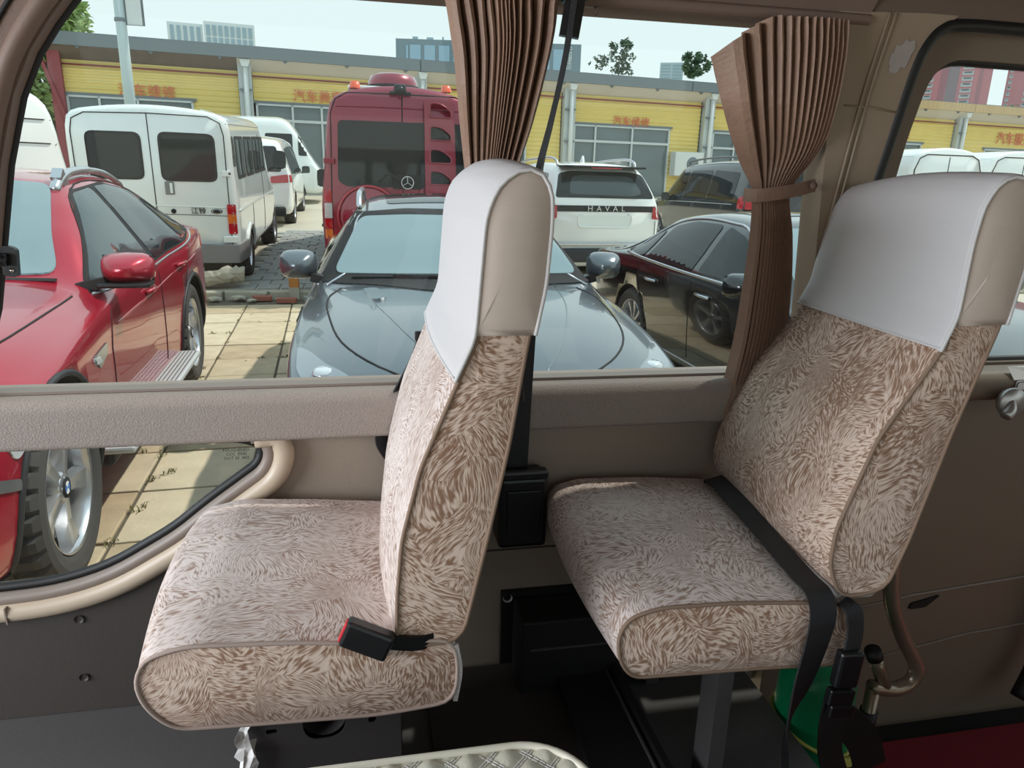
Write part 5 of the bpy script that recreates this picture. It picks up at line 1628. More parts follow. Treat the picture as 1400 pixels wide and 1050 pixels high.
for sd in ('R', 'L'):
    for (a, b) in ((.30, .98), (1.06, 1.80), (1.88, 2.56), (2.64, 3.2)):
        TR.patch('side_window_seal', sd, [(a, 1.34), (a-.02, 1.86), (b, 1.86), (b, 1.34)], m_seam, .005, rnd=.05)
        TR.patch('side_window', sd, [(a+.05, 1.385), (a+.03, 1.82), (b-.05, 1.82), (b-.05, 1.385)], m_mglass, .009, rnd=.04)
        TR.line('slider_bar', sd, [((a+b)/2, 1.385), ((a+b)/2-.01, 1.82)], .010, m_seam, curve=False, off=.008)
    TR.patch('corner_window', sd, [(.08, 1.50), (.08, 1.86), (.20, 1.86), (.24, 1.50)], m_dglass, .006, rnd=.05)
    TR.line('flank_moulding', sd, [(.12, .97), (1.5, .97), (3.9, .97)], .014, p_white, curve=False)
    TR.line('roof_gutter', sd, [(.04, 2.0), (2.0, 2.0), (3.3, 2.0)], .010, p_white, curve=False)
    TR.line('panel_gap', sd, [(2.60, .45), (2.60, 1.9)], .005, m_seam, curve=False)
    TR.line('panel_gap', sd, [(1.30, .50), (1.32, .95)], .005, m_seam, curve=False)
    TR.line('arch_flare', sd, [(.92+.40*math.cos(PI*k/16), max(.36, .30+.42*math.sin(PI*k/16))) for k in range(17)], .03, p_white)
    for k in range(7):
        MB().bar(TR.cast(sd, .35+.07*k, 2.06, .002)[0], TR.cast(sd, .36+.07*k, 2.15, .002)[0], .03, .02).build('roof_rib', p_white, TR.root)
    mirror(TR, sd, 3.55, 1.08, 1.50, m_black, .20, .30, .14)

# ---- maroon high-roof van
SPs = [SEC(0, .50, .90, .62, .93, 1.15, .96, 2.36, .82, 2.57), SEC(.05, .46, .94, .6, .98, 1.15, 1.01, 2.42, .86, 2.64), SEC(.4, .42, .95, .6, 1.0, 1.15, 1.02, 2.44, .865, 2.66), SEC(4.4, .42, .95, .6, 1.0, 1.15, 1.02, 2.44, .865, 2.66), SEC(5.0, .42, .95, .6, 1.0, 1.15, 1.02, 2.2, .83, 2.36), SEC(5.9, .42, .9, .6, .98, 1.1, .98, 1.3, .85, 1.36), SEC(6.5, .45, .6, .6, .7, .8, .7, .95, .6, 1.0)]
SP = Car('maroon_van', 'maroon high roof van with oval ladder panel and roof pod, seen from the rear', SPs, p_maroon, (0.47, 9.55, 0.0), (-0.01, 1.0), m_under, nx=60)
SP.make_body([(1.1, .36), (5.3, .36)], 0.42, 0.3, 1.04)
for x in (1.1, 5.3):
    for sd in (1, -1): wheel(SP.root, (x, sd*.86, .36), sd, .36, .20, .22, 'steel')
SP.patch('rear_window', 'B', [(.80, 1.50), (.78, 2.22), (-.80, 2.22), (-.83, 1.50), (-.7, 1.44), (.7, 1.44)], m_dglass, .008, rnd=.07)
SP.line('door_gap', 'B', [(.0, .6), (0, 2.52)], .007, m_seam, curve=False)
SP.line('door_gap', 'B', [(.90, .6), (.86, 2.3), (.80, 2.46), (.66, 2.54), (-.66, 2.54), (-.80, 2.46), (-.86, 2.3), (-.90, .6)], .007, m_seam, curve=False)
SP.line('door_crease', 'B', [(.80, 2.38), (.3, 2.385), (-.3, 2.38), (-.8, 2.37)], .009, p_maroon, curve=False)
for ss in (1, -1):
    for (za, zb, mm, nm) in ((1.24, 1.40, m_lampred, 'stop_lamp'), (1.05, 1.235, m_lampclr, 'reversing_lamp'), (.92, 1.045, m_lampred, 'tail_lamp'), (.80, .915, m_lampora, 'turn_lamp')):
        SP.patch(nm, 'B', [(ss*.885, za), (ss*.885, zb), (ss*.972, zb), (ss*.975, za)], mm, .012, .03, rnd=.012)
    MB().box((-.01, ss*.90, 1.74), (.03, .13, .07), bev=.01).build('door_hinge', p_maroon, SP.root)
    MB().lathe([(0, .085), (.055, .08), (.07, .0)], 14, 'Z', (.14, ss*.56, 2.60)).build('amber_beacon', mat('amber_beacon', srgb(240, 96, 52), .2, coat=.5), SP.root)
holes = []
for zc_ in (2.37, 2.10, 1.83, 1.57):
    holes.append(rounded([(-.335, zc_-.085), (-.335, zc_+.085), (-.48, zc_+.075), (-.60, zc_-.02), (-.60, zc_-.085)], [.03, .05, .10, .05, .03], 5))
lpn = panel('ladder_panel', rounded([(-.275, 1.25), (-.265, 2.49), (-.63, 2.46), (-.675, 1.25)], .03, 3), holes, lambda u, v, d: Vector((-.085+d, u, v)), .05, p_maroon, SP.root)
for hl in holes:
    MB().tube([Vector((-.088, u, v)) for u, v in hl], .011, 6, True).build('step_rim', p_maroon, lpn)
pd = MB().lathe([(0, .20), (.20, .198), (.29, .17), (.325, .09), (.33, .05)], 36, 'Z', (.95, .06, 2.68)); po = pd.build('roof_pod', p_maroon, SP.root)
MB().lathe([(.30, .05), (.35, .045), (.36, .02), (.30, -.03)], 36, 'Z', (.95, .06, 2.68)).build('pod_base', m_seam, po)
MB().box((.95, .25, 2.665), (.7, .8, .05), bev=.02).build('roof_plate', p_white, SP.root)
cmb = MB().box((-.02, .02, 2.60), (.10, .15, .11), bev=.03); cmb.lathe([(0, -.09), (.03, -.085), (.045, -.05)], 16, 'X', (-.01, .02, 2.59)); cmb.box((-.02, .02, 2.555), (.06, .26, .03), bev=.01); cmb.build('rear_camera', m_black, SP.root)
spw = MB().lathe([(0, -.17), (.30, -.165), (.375, -.13), (.39, -.06), (.39, .0)], 48, 'X', (0, .44, 1.08)); so_ = spw.build('spare_wheel_cover', p_maroon, SP.root)
MB().lathe([(.36, -.150), (.374, -.155), (.384, -.140), (.384, -.13)], 48, 'X', (0, .44, 1.08)).build('cover_rim', p_red, so_)
eb = MB().tube([Vector((-.03, -.055+.075*math.cos(PI*k/12), 1.50+.075*math.sin(PI*k/12))) for k in range(24)], .008, 6, True)
for k in range(3):
    a = PI/2+2*PI*k/3; eb.bar((-.03, -.055, 1.50), (-.03, -.055+.07*math.cos(a), 1.50+.07*math.sin(a)), .012, .008)
eb.build('round_emblem', m_silver, SP.root)
SP.patch('emblem_plate', 'B', [(.13, 1.42), (.13, 1.60), (-.24, 1.60), (-.24, 1.42)], m_seam, .016, .02, rnd=.03)
MB().tube(smooth_path([(-.05, .30, 1.50), (-.06, .18, 1.60), (-.05, .06, 1.53)], 5), .014, 8).build('wiper_motor_cover', m_black, SP.root)
for sd in ('L', 'R'):
    SP.patch('side_window', sd, [(.5, 1.45), (.5, 2.15), (2.2, 2.15), (2.2, 1.45)], m_dglass, .006, rnd=.08)
    SP.line('flank_moulding', sd, [(.1, .95), (4, .95)], .016, m_seam, curve=False)
    mirror(SP, sd, 4.9, 1.20, 1.5, p_white, .2, .32, .14)
MB().box((-.06, 0, .55), (.16, 1.86, .16), bev=.04).build('rear_bumper', m_seam, SP.root)

# ---- white SUV seen from behind
HAs = [SEC(0, .40, .70, .52, .80, .95, .90, 1.22, .84, 1.26, .9), SEC(.10, .30, .82, .5, .93, .98, .96, 1.38, .80, 1.44), SEC(.30, .26, .86, .5, .955, 1.0, .965, 1.60, .72, 1.68), SEC(.50, .24, .86, .5, .96, 1.0, .97, 1.68, .70, 1.755), SEC(1.4, .24, .86, .5, .96, 1.0, .97, 1.72, .69, 1.79), SEC(2.6, .24, .86, .5, .96, 1.0, .97, 1.66, .69, 1.73), SEC(3.4, .24, .86, .5, .96, .98, .97, 1.15, .78, 1.19), SEC(4.3, .24, .8, .5, .9, .85, .9, .98, .75, 1.02), SEC(4.7, .35, .5, .5, .6, .7, .6, .8, .5, .82)]
HA = Car('white_suv', 'white SUV with a black lettered tailgate strip right of the first headrest', HAs, p_white2, (3.52, 10.62, .02), (-0.09, .996), m_under, nx=60, scale=(.97, .97, 1.035))
HA.make_body([(.95, .36), (3.75, .36)], .41, .3, 1.0)
for x in (.95, 3.75):
    for sd in (1, -1): wheel(HA.root, (x, sd*.84, .36), sd, .36, .24, .23, 'ten')
HA.patch('rear_window', 'B', [(.82, 1.27), (.70, 1.60), (.5, 1.635), (-.5, 1.635), (-.70, 1.60), (-.82, 1.27)], m_dglass, .006, rnd=.05)
HA.patch('see_through_patch', 'B', [(.60, 1.32), (.52, 1.55), (.35, 1.58), (-.48, 1.57), (-.62, 1.34), (-.5, 1.30)], m_mglass, .012, rnd=.07)  # lighter glass colour painted in for the brightness seen through the window
MB().box((.22, 0, 1.70), (.34, 1.34, .03), bev=.012).build('roof_spoiler', m_seam, HA.root)
MB().box((.048, 0, 1.685), (.012, .5, .014), bev=.003).build('brake_light', m_lampred, HA.root)
wpr = MB().bar(HA.cast('B', .10, 1.285, .02)[0], HA.cast('B', -.52, 1.275, .02)[0], .02, .016); wpr.build('rear_wiper', m_black, HA.root)
HA.patch('tailgate_strip', 'B', [(.90, 1.08), (.90, 1.165), (-.90, 1.165), (-.90, 1.08)], m_seam, .010, rnd=.01)
pl_ = HA.cast('B', 0, 1.122, .016)[0]
text_mesh('lettering', 'HAVAL', .105, m_silver, Matrix.Translation((pl_.x-.012, 0, 1.122)) @ Matrix.Rotation(-PI/2, 4, 'Z') @ FACE_US, HA.root, .008, spacing=1.9, sx=1.2)
for ss in (1, -1):
    HA.patch('tail_lamp', 'B', [(ss*.80, .985), (ss*.80, 1.17), (ss*.90, 1.16), (ss*.92, .98)], m_lampred, .016, rnd=.02)
    sd = 'L' if ss > 0 else 'R'
    HA.patch('side_tail_lamp', sd, [(.06, .98), (.06, 1.16), (.24, 1.14), (.20, 1.0)], m_lampred, .010, rnd=.02)
    HA.patch('quarter_window', sd, [(.42, 1.20), (.55, 1.60), (1.15, 1.63), (1.15, 1.20)], m_mglass, .006, rnd=.06)
    HA.patch('side_window', sd, [(1.22, 1.20), (1.22, 1.63), (2.1, 1.63), (2.2, 1.20)], m_dglass, .006, rnd=.05)
    HA.patch('side_window', sd, [(2.28, 1.20), (2.2, 1.62), (2.7, 1.58), (3.1, 1.20)], m_dglass, .006, rnd=.05)
    MB().tube(smooth_path([(.42, ss*.66, 1.71), (.55, ss*.66, 1.80), (1.0, ss*.66, 1.83), (2.2, ss*.66, 1.79), (2.6, ss*.66, 1.70)], 5), .02, 8).build('roof_rail', m_silver, HA.root)
    HA.line('tailgate_gap', 'B', [(ss*.86, .95), (ss*.86, .62), (ss*.80, .58)], .005, m_seam, curve=False)
MB().prism(rounded([(.44, .84), (.44, 1.03), (-.44, 1.03), (-.44, .84)], .07), -.002, .012, 'X').build('plate_recess', p_white, HA.root)
MB().tube([Vector((-.006, u, v)) for u, v in rounded([(.46, 1.045), (.44, .86), (-.44, .86), (-.46, 1.045)], .08)], .012, 8).build('recess_lip', p_white2, HA.root)
MB().box((-.02, 0, .62), (.05, 1.6, .03), bev=.008).build('chrome_strip', m_silver, HA.root)
MB().box((-.02, 0, .46), (.12, 1.5, .2), bev=.04).build('rear_bumper', m_clad, HA.root)
MB().prism([(1.0, -.01), (1.16, -.01), (1.05, .09)], -.015, .015, 'Y').build('roof_antenna', p_white2, HA.root, Matrix.Translation((0, 0, 1.785)))

# ---- black people carrier
MPs = [SEC(0, .42, .72, .54, .84, 1.0, .90, 1.5, .80, 1.58), SEC(.10, .34, .84, .5, .92, 1.05, .94, 1.72, .74, 1.82), SEC(.30, .30, .86, .5, .93, 1.05, .95, 1.80, .72, 1.90), SEC(1.5, .28, .86, .5, .93, 1.05, .95, 1.84, .72, 1.95), SEC(3.0, .28, .86, .5, .93, 1.05, .95, 1.78, .71, 1.88), SEC(3.9, .28, .86, .5, .93, 1.0, .94, 1.2, .76, 1.25), SEC(4.7, .30, .8, .5, .86, .85, .86, .98, .7, 1.02), SEC(5.0, .4, .5, .5, .6, .7, .6, .8, .5, .84)]
MP = Car('black_minivan', 'black people carrier with roof rails in front of the yellow building', MPs, p_black, (7.95, 13.0, .12), (-0.02, 1.0), m_under, nx=60)
MP.make_body([(1.0, .36), (4.0, .36)], .41, .3, .98)
for x in (1.0, 4.0):
    for sd in (1, -1): wheel(MP.root, (x, sd*.80, .36), sd, .36, .23, .22, 'seven')
for sd, ss in (('L', 1), ('R', -1)):
    for poly in ([(.42, 1.16), (.46, 1.68), (1.5, 1.73), (1.5, 1.14)], [(1.58, 1.14), (1.58, 1.73), (2.6, 1.72), (2.62, 1.12)], [(2.7, 1.12), (2.68, 1.71), (3.05, 1.66), (3.7, 1.10)]):
        MP.patch('side_window', sd, poly, m_dglass, .006, rnd=.07)
    MB().tube(smooth_path([(.35, ss*.66, 1.86), (.5, ss*.66, 1.95), (1.5, ss*.66, 1.99), (2.8, ss*.66, 1.94), (3.0, ss*.66, 1.86)], 5), .02, 8).build('roof_rail', m_alloyd, MP.root)
    MP.line('waist_chrome', sd, [(.4, 1.08), (2, 1.07), (3.6, 1.05)], .008, m_silver, curve=False)
    MP.patch('tail_lamp', sd, [(.02, 1.0), (.03, 1.25), (.20, 1.22), (.18, 1.02)], m_lampred, .010, rnd=.03)
    MP.patch('tail_lamp', 'B', [(ss*.72, 1.0), (ss*.72, 1.22), (ss*.88, 1.22), (ss*.89, 1.0)], m_lampred, .012, rnd=.03)
    mirror(MP, sd, 3.4, 1.05, 1.15, p_black, .2, .18, .14)
MP.patch('rear_window', 'B', [(.74, 1.26), (.66, 1.72), (-.66, 1.72), (-.74, 1.26)], m_dglass, .008, rnd=.06)

# ---- white people carrier further on
WMs = [(s[0], s[1]) for s in MPs]
WM = Car('white_minivan', 'small white people carrier with red tail lamp beyond the white window van', WMs, p_white2, (-2.52, 16.9, gz(17)-.05), (-0.01, 1.0), m_under, pitch=R(2.4), nx=50)
WM.make_body([(1.0, .36), (4.0, .36)], .41, .3, .98)
for x in (1.0, 4.0):
    for sd in (1, -1): wheel(WM.root, (x, sd*.80, .36), sd, .36, .23, .22, 'seven', key=(.36, .23, .22, 'seven', False))
for sd, ss in (('R', -1), ('L', 1)):
    for poly in ([(.42, 1.16), (.46, 1.68), (1.5, 1.73), (1.5, 1.14)], [(1.58, 1.14), (1.58, 1.73), (2.6, 1.72), (2.62, 1.12)], [(2.7, 1.12), (2.68, 1.71), (3.05, 1.66), (3.7, 1.10)]):
        WM.patch('side_window', sd, poly, m_dglass, .006, rnd=.07)
    WM.patch('tail_lamp', 'B', [(ss*.52, .98), (ss*.52, 1.12), (ss*.88, 1.17), (ss*.89, 1.0)], m_lampred, .012, rnd=.03)
    WM.patch('side_tail_lamp', sd, [(.03, 1.0), (.04, 1.16), (.24, 1.14), (.16, 1.0)], m_lampred, .010, rnd=.03)
    mirror(WM, sd, 3.4, 1.05, 1.15, p_white2, .2, .18, .14)
WM.patch('rear_window', 'B', [(.76, 1.22), (.66, 1.74), (-.66, 1.74), (-.76, 1.22)], m_dglass, .008, rnd=.06)
MB().box((-.02, 0, .38), (.1, 1.6, .2), bev=.03).build('rear_bumper', m_seam, WM.root)

# ---- white minibus side-on in the distance
WB = Car('white_minibus', 'distant white minibus standing side on in front of the yellow building', van_secs(5.6, .95, 2.45, 2.25, .86, nose=.35), p_white, (-6.75, 23.6, gz(23.6)-.02), (1.0, 0.02), m_under, nx=50)
WB.make_body([(1.1, .34), (4.6, .34)], .40, .3, .97)
for x in (1.1, 4.6):
    for sd in (1, -1): wheel(WB.root, (x, sd*.82, .34), sd, .34, .19, .21, 'steel', key=(.325, .19, .21, 'steel', False))
for sd in ('R', 'L'):
    for (a, b) in ((.3, 1.5), (1.6, 2.8), (2.9, 3.75), (3.95, 4.7), (4.85, 5.15)):
        WB.patch('side_window', sd, [(a, 1.35), (a, 1.95), (b, 1.95), (b, 1.35)], m_dglass, .006, rnd=.06)
    WB.line('flank_moulding', sd, [(.1, .95), (4.4, .95)], .014, m_greybump, curve=False)
    mirror(WB, sd, 4.45, 1.12, 1.5, p_white, .2, .3, .14)

# ---- high-roof white van at the far left
WL = Car('white_box_van', 'bright white high roof van rising behind the red car roof at the left edge', [SEC(0, .40, .86, .5, .92, 1.3, .94, 2.10, .80, 2.36), SEC(.08, .36, .92, .5, .98, 1.3, .99, 2.16, .84, 2.42), SEC(.5, .34, .92, .5, .99, 1.3, 1.0, 2.16, .84, 2.43), SEC(4.2, .34, .92, .5, .99, 1.3, 1.0, 2.16, .84, 2.43), SEC(5.2, .4, .8, .5, .9, 1.0, .9, 1.3, .7, 1.4)], p_white2, (-3.72, 7.72, 0), (-.5, .866), m_under, nx=50)
WL.make_body([(1.0, .34)], .40, .3, 1.02)
for sd in (1, -1): wheel(WL.root, (1.0, sd*.86, .34), sd, .34, .19, .21, 'steel', key=(.325, .19, .21, 'steel', False))
WL.line('door_gap', 'B', [(-.35, .6), (-.35, 1.4), (-.30, 2.30)], .006, m_seam, curve=False)
WL.line('panel_line', 'B', [(.9, 2.02), (0, 2.03), (-.86, 2.02)], .006, m_seam, curve=False)
WL.line('panel_line', 'B', [(.95, 1.80), (0, 1.81), (-.95, 1.80)], .006, m_seam, curve=False)
WL.patch('corner_window', 'R', [(.10, 1.35), (.10, 1.72), (.26, 1.72), (.30, 1.35)], m_dglass, .006, rnd=.04)
pq = WL.cast('B', -.02, 1.66, .006)[0]
text_mesh('lettering', '来', .16, m_blue, Matrix.Translation((pq.x-.004, -.16, 1.66)) @ Matrix.Rotation(-PI/2, 4, 'Z') @ FACE_US, WL.root, .002)

# ---- three white vans seen through the door window
for k, (x, y, lab) in enumerate(((12.25, 14.0, 'white panel van with plain rear doors, the middle one beyond the door window'), (14.6, 19.6, 'white panel van half hidden behind the pillar, left one beyond the door window'), (14.75, 14.6, 'white panel van at the right edge beyond the door window'))):
    V = Car('white_panel_van', lab, van_secs(4.9, .96, 2.22, 2.0, .86), p_white2, (x, y, gz(y)-.06), (-0.05, 1.0), m_under, 'white vans beyond the door window', nx=40)
    V.make_body([(1.0, .32)], .37, .28, .98)
    for sd in (1, -1): wheel(V.root, (1.0, sd*.80, .325), sd, .325, .19, .21, 'steel', key=(.325, .19, .21, 'steel', False))
    V.line('door_gap', 'B', [(0, .5), (0, 2.02)], .010, m_seam, curve=False)
    V.line('door_gap', 'B', [(.86, .5), (.85, 1.75), (.76, 1.98), (.58, 2.06), (-.58, 2.06), (-.76, 1.98), (-.85, 1.75), (-.86, .5)], .012, m_seam, curve=False)
    V.patch('rear_window', 'B', [(.72, 1.25), (.72, 1.60), (.12, 1.60), (.12, 1.25)], m_dglass, .008, rnd=.05)
    V.patch('rear_window', 'B', [(-.72, 1.25), (-.72, 1.60), (-.12, 1.60), (-.12, 1.25)], m_dglass, .008, rnd=.05)
    for sd in ('L', 'R'):
        V.patch('side_window', sd, [(.5, 1.35), (.5, 1.72), (1.2, 1.72), (1.2, 1.35)], m_dglass, .008, rnd=.06)
        V.line('gutter', sd, [(.1, 2.02), (3, 2.02)], .012, p_white, curve=False)
        V.patch('tail_lamp', 'B', [((1 if sd == 'L' else -1)*.86, .8), ((1 if sd == 'L' else -1)*.86, 1.1), ((1 if sd == 'L' else -1)*.93, 1.1), ((1 if sd == 'L' else -1)*.93, .8)], m_lampred, .012, rnd=.01)
# ================================================================== YELLOW WORKSHOP ROW AND THE TOWN BEHIND
m_yel = mat('yellow_corrugated_sheet', srgb(226, 203, 124), 0.6, var=0.08, vscale=1.5)
m_fas = mat('grey_fascia_metal', srgb(116, 124, 128), 0.5, var=0.06, vscale=1)
m_fast = mat('rust_streaked_tan_fascia', srgb(196, 168, 126), 0.7, var=0.35, vscale=3.0, stretch=(6, 1, 0.4))
m_soff = mat('pale_soffit_board', srgb(206, 198, 186), 0.8, var=0.08, vscale=1)
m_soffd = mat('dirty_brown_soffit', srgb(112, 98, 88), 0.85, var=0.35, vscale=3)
m_col = mat('pale_grey_column', srgb(190, 196, 196), 0.6, var=0.06, vscale=2)
m_redcol = mat('dull_red_steel', srgb(142, 70, 74), 0.7, var=0.12, vscale=3)
m_frame = mat('aluminium_frame', srgb(196, 202, 202), 0.4, 0.3)
m_fglass = mat('workshop_glass', srgb(96, 110, 112), 0.05, spec=0.8, var=0.25, vscale=0.6)
m_sign = mat('faded_red_lettering', srgb(214, 120, 92), 0.7)
m_pipew = mat('white_downpipe', srgb(214, 218, 216), 0.5)
FA = R(8.5)
bd = empty('workshop_row', (-math.sin(FA)*27.0, math.cos(FA)*27.0, 0), FA)
tag(bd, 'long low workshop row clad in yellow corrugated sheet behind the parked cars', 'building')
# local frame: x along the front, y away from us, z up
def corr(xa, xb, za, zb):
    n = max(2, int((zb-za)/0.155))
    vs, fs = [], []
    rows = []
    for i in range(n*4+1):
        z = za+(zb-za)*i/(n*4)
        d = (0, -.030, -.034, -.004)[i % 4]
        rows.append((z, d))
    for x in (xa, xb):
        for z, d in rows: vs.append((x, .20+d, z))
    m_ = len(rows)
    for i in range(m_-1): fs.append([i, m_+i, m_+i+1, i+1])
    return mesh('corrugated_sheet', vs, fs, m_yel, bd)
def glazing(xa, xb, za, zb, cols, split=None, m_=None):
    fr = MB()
    t = .07
    fr.box(((xa+xb)/2, .18, zb-t/2), (xb-xa, .10, t)); fr.box(((xa+xb)/2, .18, za+t/2), (xb-xa, .10, t))
    for x in [xa+t/2, xb-t/2]+[xa+(xb-xa)*c for c in cols]: fr.box((x, .18, (za+zb)/2), (t, .10, zb-za))
    if split: fr.box(((xa+xb)/2, .17, split), (xb-xa, .10, .09))
    f = fr.build('window_frame', m_frame, bd)
    edges = [0]+list(cols)+[1]
    for a, b in zip(edges, edges[1:]):
        xs = (xa+(xb-xa)*a+.03, xa+(xb-xa)*b-.03)
        zz = [(za, split), (split, zb)] if split else [(za, zb)]
        for z1, z2 in zz:
            MB().box(((xs[0]+xs[1])/2, .22, (z1+z2)/2), (xs[1]-xs[0], .012, z2-z1)).build('pane', m_ or m_fglass, f)
ZB = 0.85
bays = [(-5.05, 0.0, -5.05, -1.42, 3.73, (.25, .55), 3.0), (.45, 5.9, .50, 5.85, 3.78, (.22, .40, .55, .78), 3.25), (6.3, 11.6, 6.9, 10.2, 3.72, (.33, .66), 3.1), (12.15, 17.85, 12.15, 16.45, 3.66, (.22, .60), 3.05), (18.45, 24.9, 18.5, 22.2, 3.64, (.30,), 3.0), (25.4, 31.9, 26.3, 30.05, 3.60, (.3, .7), 3.0), (32.5, 39.0, 34.1, 38.9, 3.52, (.4, .7), 3.0)]
for (xa, xb, wa, wb, zt, cols, split) in bays:
    corr(xa, xb, zt, 4.74)
    if wa-xa > .2: corr(xa, wa, ZB, zt)
    if xb-wb > .2: corr(wb, xb, ZB, zt)
    glazing(wa, wb, ZB, zt, cols, split)
    MB().box(((wa+wb)/2, .15, zt+.03), (wb-wa+.2, .06, .08)).build('lintel', m_fas, bd)
for i, (x, w_, mm) in enumerate(((-5.22, .34, m_redcol), (.22, .42, m_col), (6.1, .42, m_col), (11.88, .46, m_col), (18.15, .46, m_col), (25.15, .46, m_col), (32.2, .46, m_col), (39.2, .46, m_col))):
    MB().box((x, .10, (5.0+ZB-.1)/2), (w_, .30, 5.0-ZB+.1)).build('column', mm, bd)
    if i:
        dp = MB().tube([(x+.02, -.16, 5.02), (x+.02, -.16, ZB)], .085, 10)
        dpo = dp.build('downpipe', m_pipew, bd)
        MB().prism([(-.17, 0), (.17, 0), (.10, -.22), (-.10, -.22)], -.28, -.04, 'Y').build('rain_hopper', m_pipew, dpo, Matrix.Translation((x+.02, 0, 5.06)))
        for z_ in (4.15, 3.0): MB().box((x, -.10, z_), (w_*.9, .12, .05)).build('pipe_clamp', m_fas, dpo)
MB().bar((-5.55, -.02, 4.7), (-4.85, -.10, 2.2), .10, .10).build('brace', m_redcol, bd)
segs = [(-5.45, 6.0, m_fas), (6.03, 17.0, m_fas), (17.03, 26.0, m_fas), (26.03, 32.4, m_fast), (32.43, 39.5, m_fast)]
for xa, xb, mm in segs:
    MB().box(((xa+xb)/2, -.30, 5.255), (xb-xa, .12, .35)).build('fascia', mm, bd)
    MB().box(((xa+xb)/2, 2.0, 5.44), (xb-xa, 4.7, .03)).build('roof_sheet', m_fas, bd)
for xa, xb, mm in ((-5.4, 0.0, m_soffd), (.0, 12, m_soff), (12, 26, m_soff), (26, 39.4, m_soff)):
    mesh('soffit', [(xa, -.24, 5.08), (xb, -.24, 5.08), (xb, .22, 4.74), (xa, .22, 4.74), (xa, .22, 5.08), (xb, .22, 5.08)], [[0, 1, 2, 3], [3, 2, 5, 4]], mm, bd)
br = MB()
for k in range(23): br.prism([(-.08, 5.08), (.08, 5.08), (0, 4.98)], -.30, -.20, 'Y').v
for k in range(22):
    x = -4.5+2.0*k
    MB().prism([(x-.09, 5.085), (x+.09, 5.085), (x, 4.99)], -.30, -.22, 'Y').build('gutter_bracket', m_fas, bd)
MB().tube([(-5.5, .10, 4.60), (39, .10, 4.58)], .028, 8).build('conduit', m_redcol, bd)
MB().box((17.2, -.1, 2.30), (1.35, .45, .95), bev=.04).build('air_conditioner', m_pipew, bd)
MB().lathe([(0, -.33), (.28, -.33), (.30, -.30)], 24, 'Y', (17.35, 0, 2.30)).build('fan_grille', m_fas, bd)
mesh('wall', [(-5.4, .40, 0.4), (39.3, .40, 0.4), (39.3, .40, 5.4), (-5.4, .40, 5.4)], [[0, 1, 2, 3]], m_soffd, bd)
mesh('end_wall', [(-5.4, .40, 0.4), (-5.4, 4.3, 0.4), (-5.4, 4.3, 5.4), (-5.4, .40, 5.4)], [[0, 1, 2, 3]], m_redcol, bd)
for (x, z, tx, sz) in ((-2.75, 3.92, '汽车维修', .42), (2.55, 4.05, '汽车美容', .42), (14.65, 3.80, '汽车维修', .42), (28.75, 3.90, '汽修', .48), (36.0, 4.0, '汽车服务', .62)):
    text_mesh('lettering', tx, sz, m_sign, Matrix.Translation((x, .13, z)) @ FACE_US, bd, .01)

# ---- lamp post with a board
lp = empty('lamp_post', (-4.46, 16.2, gz(16.2)))
tag(lp, 'pale grey lamp post with a framed board rising behind the white window van', 'lamp post')
MB().tube([(0, 0, 0), (0, 0, 6.5)], [.115, .082], 16).build('pole', mat('galvanised_pole', srgb(186, 200, 200), .45, .3), lp)
MB().box((.25, 0, 4.62), (.30, .03, 1.60)).build('board', m_pipew, lp)
MB().tube([(.10, 0, 3.82), (.40, 0, 3.82), (.40, 0, 5.4), (.10, 0, 5.4)], .025, 6, True).build('board_frame', m_fas, lp)
for z_ in (3.9, 5.3): MB().lathe([(.10, -.03), (.112, -.03), (.112, .03), (.10, .03)], 20, 'Z', (0, 0, z_)).build('clamp_band', m_fas, lp)

# ---- far buildings
def P_az(az, D): return (math.sin(R(az))*D, math.cos(R(az))*D)
def far_block(name, label, azA, azB, D, tanA, z0, m_w, wins, depth=18, cat='building', turn=0.0, extra=None):
    """wins: list of (u0, u1, h0, h1, material) as fractions of width and metres below the top"""
    xa, ya = P_az(azA, D); xb, yb = P_az(azB, D)
    a = math.atan2(yb-ya, xb-xa)+turn
    W = math.hypot(xb-xa, yb-ya)
    top = 1.6+tanA*D
    r = empty(name, (xa, ya, 0), a)
    tag(r, label, cat)
    MB().box((W/2, depth/2, (top+1.0)/2), (W, depth, top-1.0)).build('wall', m_w, r)
    pr = None
    for (u0, u1, h0, h1, mm) in wins:
        o = MB().box(((u0+u1)/2*W, -.06, top-(h0+h1)/2), ((u1-u0)*W, .25, h1-h0)).build('window', mm, r)
    if extra: extra(r, W, top)
    return r, W, top
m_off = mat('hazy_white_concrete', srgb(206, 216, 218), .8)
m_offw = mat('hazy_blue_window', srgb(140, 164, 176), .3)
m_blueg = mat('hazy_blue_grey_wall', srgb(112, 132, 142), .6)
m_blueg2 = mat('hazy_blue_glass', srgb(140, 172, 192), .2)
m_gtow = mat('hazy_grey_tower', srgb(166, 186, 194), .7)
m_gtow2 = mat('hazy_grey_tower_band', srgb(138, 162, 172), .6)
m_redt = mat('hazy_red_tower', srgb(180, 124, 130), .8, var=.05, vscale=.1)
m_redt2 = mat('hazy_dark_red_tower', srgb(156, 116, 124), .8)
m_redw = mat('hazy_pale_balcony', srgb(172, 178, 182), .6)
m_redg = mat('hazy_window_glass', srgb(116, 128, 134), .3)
D = 210
far_block('office_block', 'left lower half of the white far office with tall windows', -12.7, -10.5, D, .1635, 0, m_off, [(.08+.185*i, .08+.185*i+.10, .7, 4.6, m_offw) for i in range(5)])
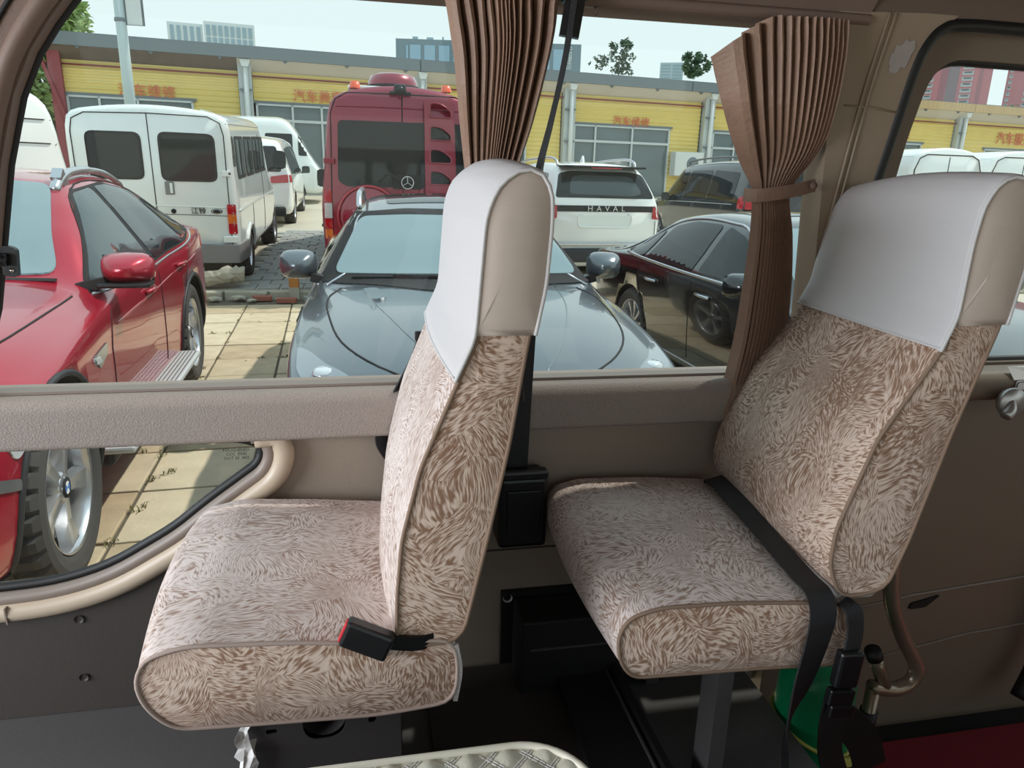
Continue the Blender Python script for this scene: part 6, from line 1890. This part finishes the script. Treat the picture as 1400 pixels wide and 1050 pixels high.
far_block('office_block', 'right taller half of the white far office with two rows of windows', -10.45, -7.2, D-1, .1675, 0, m_off, [(.05+.118*i, .05+.118*i+.075, .8, 3.2, m_offw) for i in range(8)] + [(.05+.118*i, .05+.118*i+.075, 3.6, 5.4, m_offw) for i in range(8)])
def roof_kit(r, W, top):
    for u, w_, h in ((.10, 1.6, 1.1), (.18, 2.0, 1.0), (.25, .5, 1.2), (.36, .25, 2.6), (.40, .25, 2.8), (.43, .2, 2.4)):
        MB().box((u*W, 3, top+h/2), (w_, 1.2, h)).build('roof_unit', m_gtow, r)
    text_mesh('lettering', '中\n国\n建\n设', 2.0, m_off, Matrix.Translation((W*.935, -.2, top-4.0)) @ FACE_US, r, .05, line=.82)
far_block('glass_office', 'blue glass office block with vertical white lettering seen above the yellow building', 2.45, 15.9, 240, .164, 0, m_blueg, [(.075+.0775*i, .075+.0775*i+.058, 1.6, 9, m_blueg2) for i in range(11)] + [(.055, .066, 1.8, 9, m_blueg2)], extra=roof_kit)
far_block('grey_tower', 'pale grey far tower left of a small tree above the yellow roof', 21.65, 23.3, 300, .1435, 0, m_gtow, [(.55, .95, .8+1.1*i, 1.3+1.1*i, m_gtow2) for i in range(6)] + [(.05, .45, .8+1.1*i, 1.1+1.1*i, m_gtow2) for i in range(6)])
def red_wins(cols, n, h0=0.0):
    out = []
    for u0, u1 in cols:
        for k in range(n):
            out.append((u0, u1, h0+2.9*k+.3, h0+2.9*k+2.2, m_redw))
            out.append((u0+(u1-u0)*.14, u1-(u1-u0)*.14, h0+2.9*k+.45, h0+2.9*k+1.35, m_redg))
    return out
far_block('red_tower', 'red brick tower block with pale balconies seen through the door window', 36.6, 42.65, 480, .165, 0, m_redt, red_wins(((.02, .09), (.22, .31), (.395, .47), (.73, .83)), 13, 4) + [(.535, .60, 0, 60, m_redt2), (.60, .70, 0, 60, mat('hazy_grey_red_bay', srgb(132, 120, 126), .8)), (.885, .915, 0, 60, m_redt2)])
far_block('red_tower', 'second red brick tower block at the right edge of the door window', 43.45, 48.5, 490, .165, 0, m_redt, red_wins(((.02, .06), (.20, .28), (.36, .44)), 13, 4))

# ---- trees: a trunk with boughs, and a crown of leaves
def tree(label, loc, h, rx, rz, n, leaf, col, seed, squash=1.0, cz=None):
    rt_ = random.Random(seed)
    r = empty('tree', loc)
    tag(r, label, 'tree', 'trees beyond the parked cars')
    tk = MB().tube([(0, 0, 0), (.05, 0, h*.5), (0, 0, h*.9)], [.16, .11, .04], 8)
    boughs = []
    for k in range(7):
        a = rt_.uniform(0, 2*PI); z = h*rt_.uniform(.4, .8)
        e = Vector((math.cos(a)*rx*.7, math.sin(a)*rx*.7, z+rz*.4))
        tk.tube([(0, 0, z), tuple(e*.5+Vector((0, 0, z*.5+.1))), tuple(e)], [.06, .04, .015], 6)
    tk.build('trunk', mat('tree_bark', srgb(84, 74, 60), .9), r)
    lv = MB()
    cl_ = [(Vector((rt_.gauss(0, .42)*rx, rt_.gauss(0, .42)*rx, (cz or h)+rt_.uniform(-.85, .85)*rz)), rt_.uniform(.22, .42)*min(rx, rz)) for _ in range(26)]
    for _ in range(n):
        c, rad = rt_.choice(cl_)
        d = Vector((rt_.gauss(0, 1), rt_.gauss(0, 1), rt_.gauss(0, 1))); d.normalize()
        p = c+d*rad*rt_.uniform(.5, 1.05)
        u = Vector((rt_.gauss(0, 1), rt_.gauss(0, 1), rt_.gauss(0, .6))).normalized()*leaf
        w = u.cross(Vector((rt_.gauss(0, 1), rt_.gauss(0, 1), 1))).normalized()*leaf*.5
        lv.add([p-u, p+w, p+u, p-w], [[0, 1, 2, 3]])
    lv.build('crown', mat('leaf_green_%d' % col[1], srgb(*col), .7, var=.25, vscale=1.5), r)
    return r
tree('pale green broad tree at the upper left edge behind the workshop end', (-11.6, 32, .9), 5.2, 2.6, 2.2, 5600, .17, (152, 176, 112), 1, cz=4.7)
tree('feathery small tree left of the grey tower above the roof', (20.3, 59, 1.4), 8.6, 1.0, 1.25, 800, .15, (72, 96, 74), 2, cz=9.5)
tree('tiny sparse treetop beside the black belt above the roof', (18.3, 58, 1.4), 8.4, .7, .5, 260, .13, (80, 104, 84), 3, cz=8.9)
tree('dark bushy tree right of the grey tower above the roof', (24.6, 55.5, 1.4), 8.1, 1.5, .85, 1500, .17, (84, 112, 84), 4, cz=8.7)
tree('round green tree between the red towers through the door window', (55.5, 57.0, 1.4), 5.2, 2.2, 1.2, 1700, .20, (118, 142, 104), 5, cz=6.0)
